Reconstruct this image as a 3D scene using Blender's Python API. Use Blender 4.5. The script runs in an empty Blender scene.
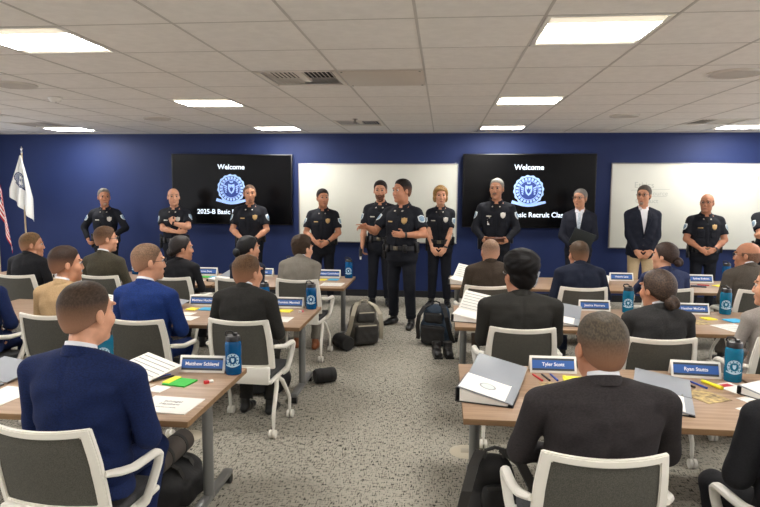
import bpy, bmesh, math, random
import numpy as np
from mathutils import Vector, Matrix, Euler
from mathutils.bvhtree import BVHTree

random.seed(7)
SC = bpy.context.scene
COL = SC.collection
PI = math.pi
R_ = math.radians

# ------------------------------------------------------------------ materials
def lin(c):
    out = []
    for v in c:
        v = v / 255.0
        out.append(v / 12.92 if v <= 0.04045 else ((v + 0.055) / 1.055) ** 2.4)
    return tuple(out) + (1.0,)

MATS = {}
def pm(name, rgb, rough=0.6, metal=0.0, noise=None, bump=None, rgb2=None, stretch=(1, 1, 1), spec=0.5, coord='Object', sheen=0.0):
    """procedural principled material; noise=(scale, detail) mixes rgb with rgb2, bump=(scale, strength, distance)"""
    if name in MATS:
        return MATS[name]
    m = bpy.data.materials.new(name)
    m.use_nodes = True
    nt = m.node_tree
    b = nt.nodes['Principled BSDF']
    b.inputs['Base Color'].default_value = lin(rgb)
    b.inputs['Roughness'].default_value = rough
    b.inputs['Metallic'].default_value = metal
    b.inputs['Specular IOR Level'].default_value = spec
    if sheen:
        b.inputs['Sheen Weight'].default_value = sheen
    if noise or bump:
        tc = nt.nodes.new('ShaderNodeTexCoord')
        mp = nt.nodes.new('ShaderNodeMapping')
        mp.inputs['Scale'].default_value = stretch
        nt.links.new(tc.outputs[coord], mp.inputs['Vector'])
    if noise:
        n = nt.nodes.new('ShaderNodeTexNoise')
        n.inputs['Scale'].default_value = noise[0]
        n.inputs['Detail'].default_value = noise[1]
        nt.links.new(mp.outputs['Vector'], n.inputs['Vector'])
        r = nt.nodes.new('ShaderNodeValToRGB')
        r.color_ramp.elements[0].position = 0.35
        r.color_ramp.elements[1].position = 0.65
        r.color_ramp.elements[0].color = lin(rgb)
        r.color_ramp.elements[1].color = lin(rgb2 or tuple(min(255, v * 1.25) for v in rgb))
        nt.links.new(n.outputs['Fac'], r.inputs['Fac'])
        nt.links.new(r.outputs['Color'], b.inputs['Base Color'])
    if bump:
        n2 = nt.nodes.new('ShaderNodeTexNoise')
        n2.inputs['Scale'].default_value = bump[0]
        n2.inputs['Detail'].default_value = 2
        nt.links.new(mp.outputs['Vector'], n2.inputs['Vector'])
        bp = nt.nodes.new('ShaderNodeBump')
        bp.inputs['Strength'].default_value = bump[1]
        bp.inputs['Distance'].default_value = bump[2] if len(bump) > 2 else 0.01
        nt.links.new(n2.outputs['Fac'], bp.inputs['Height'])
        nt.links.new(bp.outputs['Normal'], b.inputs['Normal'])
    MATS[name] = m
    return m

def em(name, rgb, strength):
    if name in MATS:
        return MATS[name]
    m = bpy.data.materials.new(name)
    m.use_nodes = True
    b = m.node_tree.nodes['Principled BSDF']
    b.inputs['Base Color'].default_value = lin(rgb)
    b.inputs['Emission Color'].default_value = lin(rgb)
    b.inputs['Emission Strength'].default_value = strength
    MATS[name] = m
    return m

def cloth(name, rgb, amt=1.25, rough=0.85, folds=0.3):
    """woven cloth: fine weave colour variation and soft crease bump"""
    if name in MATS:
        return MATS[name]
    return pm(name, rgb, rough, noise=(160, 2), rgb2=tuple(min(255, v * amt + 3) for v in rgb), bump=(5, folds, 0.05), spec=0.25, stretch=(.7, 1, 1.3))

# ------------------------------------------------------------------ objects
def link(name, me, mat=None, parent=None):
    o = bpy.data.objects.new(name, me)
    COL.objects.link(o)
    if mat is not None:
        for m in (mat if isinstance(mat, (list, tuple)) else [mat]):
            me.materials.append(m)
    if parent is not None:
        o.parent = parent
    return o

def tag(o, label, cat, group=None, kind=None):
    o['label'] = label
    o['category'] = cat
    if group:
        o['group'] = group
    if kind:
        o['kind'] = kind
    return o

def root(name, loc, rz, label, cat, group=None):
    o = bpy.data.objects.new(name, None)
    COL.objects.link(o)
    o.location = loc
    o.rotation_euler = (0, 0, rz)
    o.empty_display_size = 0.1
    return tag(o, label, cat, group)

def copy_tree(o, parent=None):
    c = o.copy()
    COL.objects.link(c)
    if parent is not None:
        c.parent = parent
    for ch in list(o.children):
        copy_tree(ch, c)
    return c

class MB:
    """collects shapes into one mesh"""
    def __init__(s):
        s.bm = bmesh.new()
        s.mi = 0
    def _fin(s, vs):
        for f in {f for v in vs for f in v.link_faces}:
            f.material_index = s.mi
    def box(s, c, d, rot=None, bev=0.0, seg=2):
        r = bmesh.ops.create_cube(s.bm, size=1.0)
        vs = r['verts']
        M = Matrix.Translation(Vector(c)) @ ((rot if isinstance(rot, Matrix) else Euler(rot).to_matrix().to_4x4()) if rot is not None else Matrix.Identity(4)) @ Matrix.Diagonal((d[0], d[1], d[2], 1))
        for v in vs:
            v.co = M @ v.co
        s._fin(vs)
        if bev > 0:
            es = list({e for v in vs for e in v.link_edges})
            r = bmesh.ops.bevel(s.bm, geom=es, offset=bev, segments=seg, affect='EDGES', profile=0.5)
            for f in r['faces']:
                f.material_index = s.mi
        return s
    def cyl(s, a, b, r1, r2=None, n=16, cap=True):
        r2 = r1 if r2 is None else r2
        return s.tube([a, b], [r1, r2], n, cap)
    def tube(s, pts, r, n=10, cap=True, sx=1.0, closed=False):
        pts = [Vector(p) for p in pts]
        rs = r if isinstance(r, (list, tuple)) else [r] * len(pts)
        rings = []
        ref = None
        k = len(pts)
        for i, p in enumerate(pts):
            if closed:
                t = (pts[(i + 1) % k] - pts[i - 1]).normalized()
            elif i == 0:
                t = (pts[1] - p).normalized()
            elif i == k - 1:
                t = (p - pts[i - 1]).normalized()
            else:
                t = ((pts[i + 1] - p).normalized() + (p - pts[i - 1]).normalized()).normalized()
            if ref is None:
                ref = Vector((0, 0, 1)) if abs(t.z) < 0.9 else Vector((0, 1, 0))
            u = t.cross(ref).normalized()
            w = u.cross(t).normalized()
            ref = w
            rings.append([s.bm.verts.new(p + u * math.cos(2 * PI * j / n) * rs[i] * sx + w * math.sin(2 * PI * j / n) * rs[i]) for j in range(n)])
        fs = []
        for i in range(k if closed else k - 1):
            A, B = rings[i], rings[(i + 1) % k]
            for j in range(n):
                fs.append(s.bm.faces.new((A[j], A[(j + 1) % n], B[(j + 1) % n], B[j])))
        if cap and not closed:
            fs.append(s.bm.faces.new(rings[0][::-1]))
            fs.append(s.bm.faces.new(rings[-1]))
        for f in fs:
            f.material_index = s.mi
        return s
    def strap(s, pts, w, t, side=(1, 0, 0)):
        """flat band of width w along side and thickness t"""
        pts = [Vector(p) for p in pts]
        sd = Vector(side).normalized()
        rings = []
        for i, p in enumerate(pts):
            a = pts[max(0, i - 1)]
            b = pts[min(len(pts) - 1, i + 1)]
            n = (b - a).normalized().cross(sd).normalized()
            rings.append([s.bm.verts.new(p + sd * (w / 2 * x) + n * (t / 2 * y)) for x, y in ((-1, -1), (1, -1), (1, 1), (-1, 1))])
        fs = []
        for A, B in zip(rings, rings[1:]):
            for j in range(4):
                fs.append(s.bm.faces.new((A[j], A[(j + 1) % 4], B[(j + 1) % 4], B[j])))
        fs.append(s.bm.faces.new(rings[0][::-1]))
        fs.append(s.bm.faces.new(rings[-1]))
        for f in fs:
            f.material_index = s.mi
        return s
    def lathe(s, prof, o=(0, 0, 0), n=24, sx=1, sy=1):
        rings = []
        for r, z in prof:
            if r < 1e-6:
                rings.append([s.bm.verts.new((o[0], o[1], o[2] + z))])
            else:
                rings.append([s.bm.verts.new((o[0] + r * sx * math.cos(2 * PI * j / n), o[1] + r * sy * math.sin(2 * PI * j / n), o[2] + z)) for j in range(n)])
        fs = []
        for A, B in zip(rings, rings[1:]):
            for j in range(n):
                a, b = A[j % len(A)], A[(j + 1) % len(A)]
                c, d = B[(j + 1) % len(B)], B[j % len(B)]
                q = [a, b, c, d]
                q = [v for i, v in enumerate(q) if v not in q[:i]]
                if len(q) > 2:
                    fs.append(s.bm.faces.new(q))
        for f in fs:
            f.material_index = s.mi
        return s
    def prism(s, poly, z0, z1, M=None):
        """polygon in xy extruded from z0 to z1"""
        M = M or Matrix.Identity(4)
        A = [s.bm.verts.new(M @ Vector((x, y, z0))) for x, y in poly]
        B = [s.bm.verts.new(M @ Vector((x, y, z1))) for x, y in poly]
        fs = [s.bm.faces.new(A[::-1]), s.bm.faces.new(B)]
        n = len(A)
        for j in range(n):
            fs.append(s.bm.faces.new((A[j], A[(j + 1) % n], B[(j + 1) % n], B[j])))
        for f in fs:
            f.material_index = s.mi
        return s
    def sphere(s, c, r, sc=(1, 1, 1), seg=12):
        rr = bmesh.ops.create_uvsphere(s.bm, u_segments=seg, v_segments=max(6, seg * 2 // 3), radius=r)
        for v in rr['verts']:
            v.co = Vector((v.co.x * sc[0] + c[0], v.co.y * sc[1] + c[1], v.co.z * sc[2] + c[2]))
        s._fin(rr['verts'])
        return s
    def build(s, name, mat, parent=None, smooth=True, angle=0.6):
        bmesh.ops.recalc_face_normals(s.bm, faces=s.bm.faces)
        me = bpy.data.meshes.new(name)
        if smooth:
            for f in s.bm.faces:
                f.smooth = True
            for e in s.bm.edges:
                if len(e.link_faces) == 2 and e.calc_face_angle(0) > angle:
                    e.smooth = False
        s.bm.to_mesh(me)
        s.bm.free()
        return link(name, me, mat, parent)

def lettering(txt, size, mat, parent, loc, rot, name='lettering', depth=0.0006, bold=0.0, align='CENTER'):
    cu = bpy.data.curves.new(name, 'FONT')
    cu.body = txt
    cu.size = size
    cu.align_x = align
    cu.align_y = 'CENTER'
    cu.extrude = depth
    cu.offset = bold
    cu.resolution_u = 3
    tmp = bpy.data.objects.new(name, cu)
    COL.objects.link(tmp)
    dg = bpy.context.evaluated_depsgraph_get()
    me = bpy.data.meshes.new_from_object(tmp.evaluated_get(dg))
    bpy.data.objects.remove(tmp)
    bpy.data.curves.remove(cu)
    me.materials.clear()
    o = link(name, me, mat, parent)
    o.location = loc
    o.rotation_euler = rot
    return o

# ------------------------------------------------------------------ signed-distance bodies
def axis(lo, hi, h, fines=()):
    out = [lo]
    x = lo
    while x < hi:
        st = h
        for a, b, f in fines:
            if a - h <= x <= b:
                st = min(st, f)
        x += st
        out.append(x)
    return np.array(out, dtype=np.float32)

class SDF:
    def __init__(s, xs, ys, zs):
        s.xs, s.ys, s.zs = xs, ys, zs
        s.v = np.full((len(xs), len(ys), len(zs)), 0.5, dtype=np.float32)
    def _sl(s, lo, hi, m):
        o = []
        for a, l, h in ((s.xs, lo[0], hi[0]), (s.ys, lo[1], hi[1]), (s.zs, lo[2], hi[2])):
            i = max(0, int(np.searchsorted(a, l - m)) - 1)
            j = min(len(a), int(np.searchsorted(a, h + m)) + 1)
            o.append(slice(i, max(j, i + 1)))
        return tuple(o)
    def op(s, lo, hi, fn, k=0.0, mode='add', m=0.06):
        sl = s._sl(lo, hi, m)
        X = s.xs[sl[0]][:, None, None]
        Y = s.ys[sl[1]][None, :, None]
        Z = s.zs[sl[2]][None, None, :]
        d = np.asarray(fn(X, Y, Z), dtype=np.float32)
        v = s.v[sl]
        if mode == 'add':
            if k > 0:
                h = np.clip(0.5 + 0.5 * (v - d) / k, 0, 1)
                r = v * (1 - h) + d * h - k * h * (1 - h)
            else:
                r = np.minimum(v, d)
        elif mode == 'sub':
            d = -d
            if k > 0:
                h = np.clip(0.5 - 0.5 * (v - d) / k, 0, 1)
                r = v * (1 - h) + d * h + k * h * (1 - h)
            else:
                r = np.maximum(v, d)
        else:
            r = np.maximum(v, d)
        s.v[sl] = r
        return s
    def cap(s, a, b, ra, rb, k=0.02, flat=False, scale=None):
        a = np.array(a, float)
        b = np.array(b, float)
        ab = b - a
        L2 = float(ab @ ab) or 1e-9
        L = math.sqrt(L2)
        def fn(X, Y, Z):
            px, py, pz = X - a[0], Y - a[1], Z - a[2]
            tt = (px * ab[0] + py * ab[1] + pz * ab[2]) / L2
            t = np.clip(tt, 0, 1)
            d = np.sqrt((px - t * ab[0]) ** 2 + (py - t * ab[1]) ** 2 + (pz - t * ab[2]) ** 2) - (ra + (rb - ra) * t)
            if flat:
                d = np.maximum(d, (tt - 1) * L)
            return d
        r = max(ra, rb)
        return s.op(np.minimum(a, b) - r, np.maximum(a, b) + r, fn, k)
    def ell(s, c, r, k=0.02, M=None, mode='add'):
        """ellipsoid; M 3x3 rotates the local frame"""
        c = np.array(c, float)
        Mi = None if M is None else np.array(M.transposed())
        def fn(X, Y, Z):
            x, y, z = X - c[0], Y - c[1], Z - c[2]
            if Mi is not None:
                x, y, z = (Mi[i][0] * x + Mi[i][1] * y + Mi[i][2] * z for i in range(3))
            k0 = np.sqrt((x / r[0]) ** 2 + (y / r[1]) ** 2 + (z / r[2]) ** 2)
            k1 = np.sqrt((x / r[0] ** 2) ** 2 + (y / r[1] ** 2) ** 2 + (z / r[2] ** 2) ** 2)
            return k0 * (k0 - 1) / np.maximum(k1, 1e-6)
        R = max(r)
        return s.op(c - R, c + R, fn, k, mode)
    def rbox(s, c, d, r, k=0.0, M=None, mode='add'):
        c = np.array(c, float)
        Mi = None if M is None else np.array(M.transposed())
        h = np.array(d) / 2 - r
        def fn(X, Y, Z):
            x, y, z = X - c[0], Y - c[1], Z - c[2]
            if Mi is not None:
                x, y, z = (Mi[i][0] * x + Mi[i][1] * y + Mi[i][2] * z for i in range(3))
            qx, qy, qz = np.abs(x) - h[0], np.abs(y) - h[1], np.abs(z) - h[2]
            return np.sqrt(np.maximum(qx, 0) ** 2 + np.maximum(qy, 0) ** 2 + np.maximum(qz, 0) ** 2) + np.minimum(np.maximum(qx, np.maximum(qy, qz)), 0) - r
        R = float(np.linalg.norm(np.array(d) / 2))
        return s.op(c - R, c + R, fn, k, mode)
    def mesh(s):
        V = s.v
        xs, ys, zs = s.xs, s.ys, s.zs
        # seal the border
        for sl in ((0,), (-1,)):
            V[sl[0], :, :] = np.maximum(V[sl[0], :, :], 1e-3)
            V[:, sl[0], :] = np.maximum(V[:, sl[0], :], 1e-3)
            V[:, :, sl[0]] = np.maximum(V[:, :, sl[0]], 1e-3)
        S = V < 0
        A = np.zeros(tuple(n - 1 for n in V.shape), np.int8)
        for a in (0, 1):
            for b in (0, 1):
                for c in (0, 1):
                    A += S[a:S.shape[0] - 1 + a, b:S.shape[1] - 1 + b, c:S.shape[2] - 1 + c]
        act = (A > 0) & (A < 8)
        I, J, K = np.nonzero(act)
        n = len(I)
        idx = np.full(A.shape, -1, np.int32)
        idx[act] = np.arange(n)
        acc = np.zeros((n, 3))
        cnt = np.zeros(n)
        P = lambda i, j, k: np.stack((xs[i], ys[j], zs[k]), 1).astype(float)
        for ax in range(3):
            o1, o2 = [a for a in range(3) if a != ax]
            for u in (0, 1):
                for w in (0, 1):
                    oa = [0, 0, 0]
                    oa[o1], oa[o2] = u, w
                    ob = list(oa)
                    ob[ax] = 1
                    ia, ib = (I + oa[0], J + oa[1], K + oa[2]), (I + ob[0], J + ob[1], K + ob[2])
                    va, vb = V[ia].astype(float), V[ib].astype(float)
                    m = (va < 0) != (vb < 0)
                    t = (va[m] / (va[m] - vb[m]))[:, None]
                    pa, pb = P(*[q[m] for q in ia]), P(*[q[m] for q in ib])
                    acc[m] += pa + (pb - pa) * t
                    cnt[m] += 1
        verts = acc / np.maximum(cnt, 1)[:, None]
        quads = []
        def emit(m, base, cells):
            i, j, k = np.nonzero(m)
            q = np.stack([idx[i + c[0], j + c[1], k + c[2]] for c in cells], 1)
            fl = ~base[m]
            q[fl] = q[fl][:, ::-1]
            quads.append(q)
        a, b = S[:-1, 1:-1, 1:-1], S[1:, 1:-1, 1:-1]
        emit(a != b, a, ((0, 0, 0), (0, 1, 0), (0, 1, 1), (0, 0, 1)))
        a, b = S[1:-1, :-1, 1:-1], S[1:-1, 1:, 1:-1]
        emit(a != b, a, ((0, 0, 0), (0, 0, 1), (1, 0, 1), (1, 0, 0)))
        a, b = S[1:-1, 1:-1, :-1], S[1:-1, 1:-1, 1:]
        emit(a != b, a, ((0, 0, 0), (1, 0, 0), (1, 1, 0), (0, 1, 0)))
        q = np.concatenate(quads) if quads else np.zeros((0, 4), int)
        return verts, q

def np_mesh(name, verts, quads, mat, parent=None, scale=1.0, relax=1, mids=None):
    # one light relaxation pass evens out the grid
    for _ in range(relax):
        acc = np.zeros_like(verts)
        cn = np.zeros(len(verts))
        for a, b in ((0, 1), (1, 2), (2, 3), (3, 0)):
            np.add.at(acc, quads[:, a], verts[quads[:, b]])
            np.add.at(acc, quads[:, b], verts[quads[:, a]])
            np.add.at(cn, quads[:, a], 1)
            np.add.at(cn, quads[:, b], 1)
        verts = verts * 0.5 + 0.5 * acc / np.maximum(cn, 1)[:, None]
    me = bpy.data.meshes.new(name)
    nv, nq = len(verts), len(quads)
    me.vertices.add(nv)
    me.vertices.foreach_set('co', (verts * scale).astype(np.float32).ravel())
    me.loops.add(nq * 4)
    me.loops.foreach_set('vertex_index', quads.astype(np.int32).ravel())
    me.polygons.add(nq)
    me.polygons.foreach_set('loop_start', np.arange(0, nq * 4, 4, dtype=np.int32))
    me.polygons.foreach_set('use_smooth', np.ones(nq, dtype=bool))
    if mids is not None:
        me.polygons.foreach_set('material_index', mids.astype(np.int32))
    me.update(calc_edges=True)
    return link(name, me, mat, parent), verts

def decal(name, bvh, o, du, dv, dn, poly, mat, parent, scale=1.0, out=0.004, inn=0.004, rings=3, seg=4, maxd=0.6):
    """a thin solid patch laid on a surface: poly in (u,v) about o, cast along dn"""
    o, du, dv, dn = Vector(o), Vector(du), Vector(dv), Vector(dn).normalized()
    pts = []
    for a, b in zip(poly, poly[1:] + poly[:1]):
        for t in range(seg):
            pts.append((a[0] + (b[0] - a[0]) * t / seg, a[1] + (b[1] - a[1]) * t / seg))
    cx = sum(p[0] for p in pts) / len(pts)
    cy = sum(p[1] for p in pts) / len(pts)
    def hit(u, v):
        q = o + du * u + dv * v - dn * 0.3
        loc, nrm, i, d = bvh.ray_cast(q, dn, maxd)
        if loc is None:
            loc, nrm, i, d = bvh.find_nearest(o + du * u + dv * v)
        return loc, nrm
    bm = bmesh.new()
    lay = []
    n = len(pts)
    for off in (out, -inn):
        loc, nrm = hit(cx, cy)
        c = bm.verts.new((loc - dn * off) * scale)
        rr = []
        for r in range(1, rings + 1):
            f = r / rings
            ring = []
            for p in pts:
                loc, nrm = hit(cx + (p[0] - cx) * f, cy + (p[1] - cy) * f)
                ring.append(bm.verts.new((loc - dn * off) * scale))
            rr.append(ring)
        lay.append((c, rr))
        for j in range(n):
            bm.faces.new((c, rr[0][j], rr[0][(j + 1) % n]))
            for A, B in zip(rr, rr[1:]):
                bm.faces.new((A[j], A[(j + 1) % n], B[(j + 1) % n], B[j]))
    A, B = lay[0][1][-1], lay[1][1][-1]
    for j in range(n):
        bm.faces.new((A[j], A[(j + 1) % n], B[(j + 1) % n], B[j]))
    bmesh.ops.recalc_face_normals(bm, faces=bm.faces)
    me = bpy.data.meshes.new(name)
    for f in bm.faces:
        f.smooth = True
    bm.to_mesh(me)
    bm.free()
    return link(name, me, mat, parent)

def circle(r, n=14, sx=1, sy=1):
    return [(r * sx * math.cos(2 * PI * i / n), r * sy * math.sin(2 * PI * i / n)) for i in range(n)]
# ------------------------------------------------------------------ people
ZST = np.array([-.16, -.10, 0, .10, .20, .32, .43, .50, .545, .60])
RX = np.array([.10, .165, .172, .160, .158, .172, .180, .160, .112, .05])
RY = np.array([.07, .112, .122, .112, .112, .122, .118, .098, .074, .05])
YO = np.array([0, 0, 0, .0, .005, .008, 0, -.012, -.018, -.02])

def skin_mat(tone):
    return pm('skin_' + '_'.join(map(str, tone)), tone, 0.48, noise=(30, 3), rgb2=tuple(min(255, int(v * 1.06)) for v in tone), bump=(220, 0.08, 0.002), spec=0.4)

def hair_mat(rgb, fade=None):
    key = 'hair_' + '_'.join(map(str, rgb)) + ('_f' + '_'.join(map(str, fade)) if fade else '')
    if key in MATS:
        return MATS[key]
    m = pm(key, tuple(int(v * .84) for v in rgb), 0.6, noise=(170, 3), rgb2=tuple(min(255, int(v * 1.12 + 3)) for v in rgb), bump=(150, 0.3, 0.004), stretch=(1, .35, .6), spec=0.18)
    if fade:                                   # clipped sides: hair thins out to skin towards the ears and nape
        nt = m.node_tree
        b = nt.nodes['Principled BSDF']
        src = b.inputs['Base Color'].links[0].from_socket
        tc = nt.nodes.new('ShaderNodeTexCoord')
        sp = nt.nodes.new('ShaderNodeSeparateXYZ')
        nt.links.new(tc.outputs['Generated'], sp.inputs[0])
        rp = nt.nodes.new('ShaderNodeMapRange')
        rp.inputs['From Min'].default_value = 0.12
        rp.inputs['From Max'].default_value = 0.62
        nt.links.new(sp.outputs['Z'], rp.inputs['Value'])
        mx = nt.nodes.new('ShaderNodeMix')
        mx.data_type = 'RGBA'
        mx.inputs['A'].default_value = lin(fade)
        nt.links.new(rp.outputs['Result'], mx.inputs['Factor'])
        nt.links.new(src, mx.inputs['B'])
        nt.links.new(mx.outputs['Result'], b.inputs['Base Color'])
    return m

def ik(S, W, l1, l2, hint):
    d = W - S
    L = min(d.length, (l1 + l2) * 0.995)
    W = S + d.normalized() * L
    a = (l1 * l1 - l2 * l2 + L * L) / (2 * L)
    h = math.sqrt(max(0, l1 * l1 - a * a))
    n = d.normalized()
    p = (hint - n * hint.dot(n)).normalized()
    return S + n * a + p * h, W

POSES = {   # wrist, elbow hint, hand direction, palm normal, finger curl   (person frame: x own right, y forward)
    'clasp': {'R': ((.10, .21, 1.01), (1, -.5, -.2), (-.8, .25, -.5), (-.2, -1, -.3), 1.1),
              'L': ((-.10, .205, 1.0), (-1, -.5, -.2), (.8, .3, -.4), (.2, -1, -.3), 1.0)},
    'clasp_low': {'R': ((.10, .18, .90), (1, -.5, -.1), (-.6, .25, -.75), (-.2, -1, -.2), 1.1),
                  'L': ((-.10, .17, .90), (-1, -.5, -.1), (.6, .3, -.75), (.2, -1, -.2), 1.0)},
    'fold': {'R': ((-.10, .21, 1.13), (1, .3, -.6), (-1, -.1, .1), (0, -1, 0), .6),
             'L': ((-.03, .20, 1.27), (-1, .35, -.6), (.4, -.1, .9), (0, -1, .2), 2.0)},
    'fold_plain': {'R': ((-.08, .21, 1.17), (1, .3, -.6), (-1, -.1, .2), (0, -1, 0), .6),
                   'L': ((.10, .20, 1.14), (-1, .35, -.6), (1, -.1, .2), (0, -1, .2), .6)},
    'hip': {'R': ((.27, .05, .99), (1, -.9, .1), (-.3, .75, -.5), (-1, 0, 0), 1.2),
            'L': ((-.19, .26, 1.07), (-1, -.4, -.3), (.5, .75, .25), (.7, -.5, .1), 1.0)},
    'point': {'R': ((.30, .36, 1.25), (.5, -.3, -1), (.55, .8, .12), (-.7, .2, -.6), .75),
              'L': ((-.15, .26, 1.165), (-1, -.5, -.5), (1, .25, .1), (0, -1, 0), .5)},
    'hang': {'R': ((.25, .10, .88), (.8, -1, 0), (-.1, .4, -1), (-1, 0, 0), 1.2),
             'L': ((-.26, .03, .86), (-.8, -1, 0), (0, .2, -1), (1, 0, 0), .6)},
    'hold': {'R': ((.15, .22, .99), (1, -.7, -.1), (-.55, .8, -.15), (-.6, -.5, .5), .9),
             'L': ((-.15, .22, .99), (-1, -.7, -.1), (.55, .8, -.15), (.6, -.5, .5), .9)},
    'folder': {'R': ((.09, .22, .98), (1, -.6, -.1), (-.8, .3, -.3), (-.2, -1, 0), 1.0),
               'L': ((-.07, .24, 1.0), (-1, -.6, -.2), (.8, .35, .1), (.2, -1, .1), 1.1)},
}
LAP = {'R': ((.115, .225, .215), (.95, -.7, .05), (-.45, .9, -.25), (0, .1, -1), .5),
       'L': ((-.115, .225, .215), (-.95, -.7, .05), (.45, .9, -.25), (0, .1, -1), .5)}

def human(sp):
    """sp: loc (x,y), rz deg, top (head height), sit, label and dress; returns the root"""
    sit = sp.get('sit', False)
    g = sp.get
    seat = 0.47
    lean = R_(g('lean', 4 if sit else 0))
    bulk = g('bulk', 1.0)
    hs = g('hs', 1.22 if sit else 1.18)
    nd = .752
    if sit:
        head = g('head', 1.16)
        smin = g('smin', .80 if g('female') else .86)
        s = (sp['top'] - seat - .118 * head) / (.116 + nd * math.cos(lean))
        s = min(1.08, s)
        if s < smin:                 # shorter sitters hunch: neck settles, then the back leans forward
            s = smin
            need = (sp['top'] - seat - .118 * head) / s - .116
            nd = min(.752, max(.70, need / math.cos(lean)))
            lean = math.acos(min(math.cos(lean), need / nd))
        hs = head / s
        hz = seat / s + .116
    else:
        hz = .93
        s = sp['top'] / (hz + nd * math.cos(lean) + .118 * hs)
    wide = g('wide', 1.15 if sit else 1.0)
    if sit:
        wide = wide / s
    rt = root('person', (sp['loc'][0], sp['loc'][1], 0), R_(sp['rz']), sp['label'], 'person', g('group'))
    fine = g('fine', .006)
    skin = skin_mat(g('skin', (206, 154, 128)))
    RT = Matrix.Rotation(-lean, 3, 'X') @ Matrix.Rotation(R_(g('tilt', 0)), 3, 'Y')
    O = Vector((0, 0, hz))
    TF = lambda x, y, z: O + RT @ Vector((x, y, z))
    shw = (.176 if g('dress') == 'suit' else .180) * wide * bulk ** .6 * (0.92 if g('female') else 1.0)
    Hc = TF(0, .012, nd) + Vector((0, .015 if sit else .01, 0))
    HM = (Matrix.Rotation(R_(g('hyaw', 0)), 3, 'Z') @ Matrix.Rotation(R_(-g('hpitch', 0)), 3, 'X') @ Matrix.Rotation(R_(g('hroll', 0)), 3, 'Y'))
    HF = lambda x, y, z: Hc + HM @ (Vector((x, y, z)) * hs)
    # arms
    suit_ = g('dress') == 'suit'
    arms = {}
    pose = LAP if sit else POSES[g('pose', 'clasp')]
    pose = dict(pose)
    pose.update(g('arms', {}))
    for sd, q in (('R', 1), ('L', -1)):
        w, hint, hd, pn, curl = pose[sd]
        S = TF(q * shw, -.012, .468 if suit_ else .485)
        W = Vector(w) + (Vector((0, 0, hz - .09)) if sit else Vector((0, 0, 0)))
        E, W = ik(S, W, .295, .255, Vector(hint))
        arms[sd] = (S, E, W, Vector(hd).normalized(), Vector(pn).normalized(), curl)
    # legs
    legs = {}
    for q in (1, -1):
        if sit:
            kn = Vector((q * g('spread', .115), .46, hz - .05))
            an = Vector((q * (g('spread', .115) + .01), g('foot', .33), .09))
            tz = 0
        else:
            fx = g('stance', .12)
            sh = g('step', 0) * q
            kn = Vector((q * (fx * .85), .015 + sh * .5, .50))
            an = Vector((q * fx, -.03 + sh, .085))
            tz = q * .25
        legs[q] = (Vector((q * .09, 0, hz - .02)), kn, an, tz)
    bx, by = RX * bulk ** .7 * wide ** .6, RY * bulk
    if g('female'):
        bx = bx * np.array([1, 1.02, 1.0, .92, .86, .88, .9, .9, .92, .95])
    yo = YO.copy()
    if g('belly'):
        t = np.exp(-((ZST - .13) / .13) ** 2) * g('belly')
        by = by + t * .6
        yo = yo + t * .5
    Ri = np.array(RT.transposed())
    def loft(infl, z0, z1, hem=0.0, p=2.3):
        def fn(X, Y, Z):
            x, y, z = X - O.x, Y - O.y, Z - O.z
            x, y, z = (Ri[i][0] * x + Ri[i][1] * y + Ri[i][2] * z for i in range(3))
            zc = np.clip(z, ZST[0], ZST[-1])
            fl = infl + hem * np.clip(-zc / .16, 0, 1)
            rx = np.interp(zc, ZST, bx) + fl
            ry = np.interp(zc, ZST, by) + fl
            yy = y - np.interp(zc, ZST, yo)
            kk = (np.abs(x / rx) ** p + np.abs(yy / ry) ** p) ** (1 / p)
            d = (kk - 1) * np.minimum(rx, ry) * .9
            return np.maximum(d, np.maximum(z - z1, z0 - z))
        return fn
    tlo, thi = TF(-.3, -.25, -.2), TF(.3, .3, .66)
    tb = (np.minimum(tlo, thi) - .05, np.maximum(tlo, thi) + .05)
    hands = [a[2] + a[3] * .08 for a in arms.values()]
    fx_ = [(Hc.x - .12 * hs, Hc.x + .12 * hs, fine)]
    fy_ = [(Hc.y - .14 * hs, Hc.y + .15 * hs, fine)]
    fz_ = [(Hc.z - .15 * hs, Hc.z + .14 * hs, fine)]
    hf = .0075
    for h in hands:
        for L, c in ((fx_, h.x), (fy_, h.y), (fz_, h.z)):
            L.append((c - .09, c + .09, hf))
    allp = [tb[0], tb[1], np.array(HF(.15, .16, .15)), np.array(HF(-.15, -.16, -.15))]
    for a in arms.values():
        allp += [np.array(a[0]), np.array(a[1]), np.array(a[2] + a[3] * .2)]
    for l in legs.values():
        allp += [np.array(l[1]), np.array(l[2]) - np.array((0, 0, .0))]
    lo = np.min(allp, 0) - .10
    hi = np.max(allp, 0) + .10
    lo[2] = -.012
    # ---- body: one continuous skin surface
    B = SDF(axis(lo[0], hi[0], .013, fx_), axis(lo[1], hi[1], .013, fy_), axis(lo[2], hi[2], .013, fz_))
    B.op(tb[0], tb[1], loft(0, -.09 if sit else -.16, .555), .0)
    nk = TF(0, -.02, .545)
    nr = .054 * (0.88 if g('female') else 1.0) * max(1, bulk ** .5)
    B.cap(nk, HF(0, -.022, -.05), nr * 1.12, nr, .035)
    for q in (1, -1):
        B.cap(TF(q * .03, -.025, .565), TF(q * shw * .85, -.015, .505), .040, .046, .04)
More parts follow.
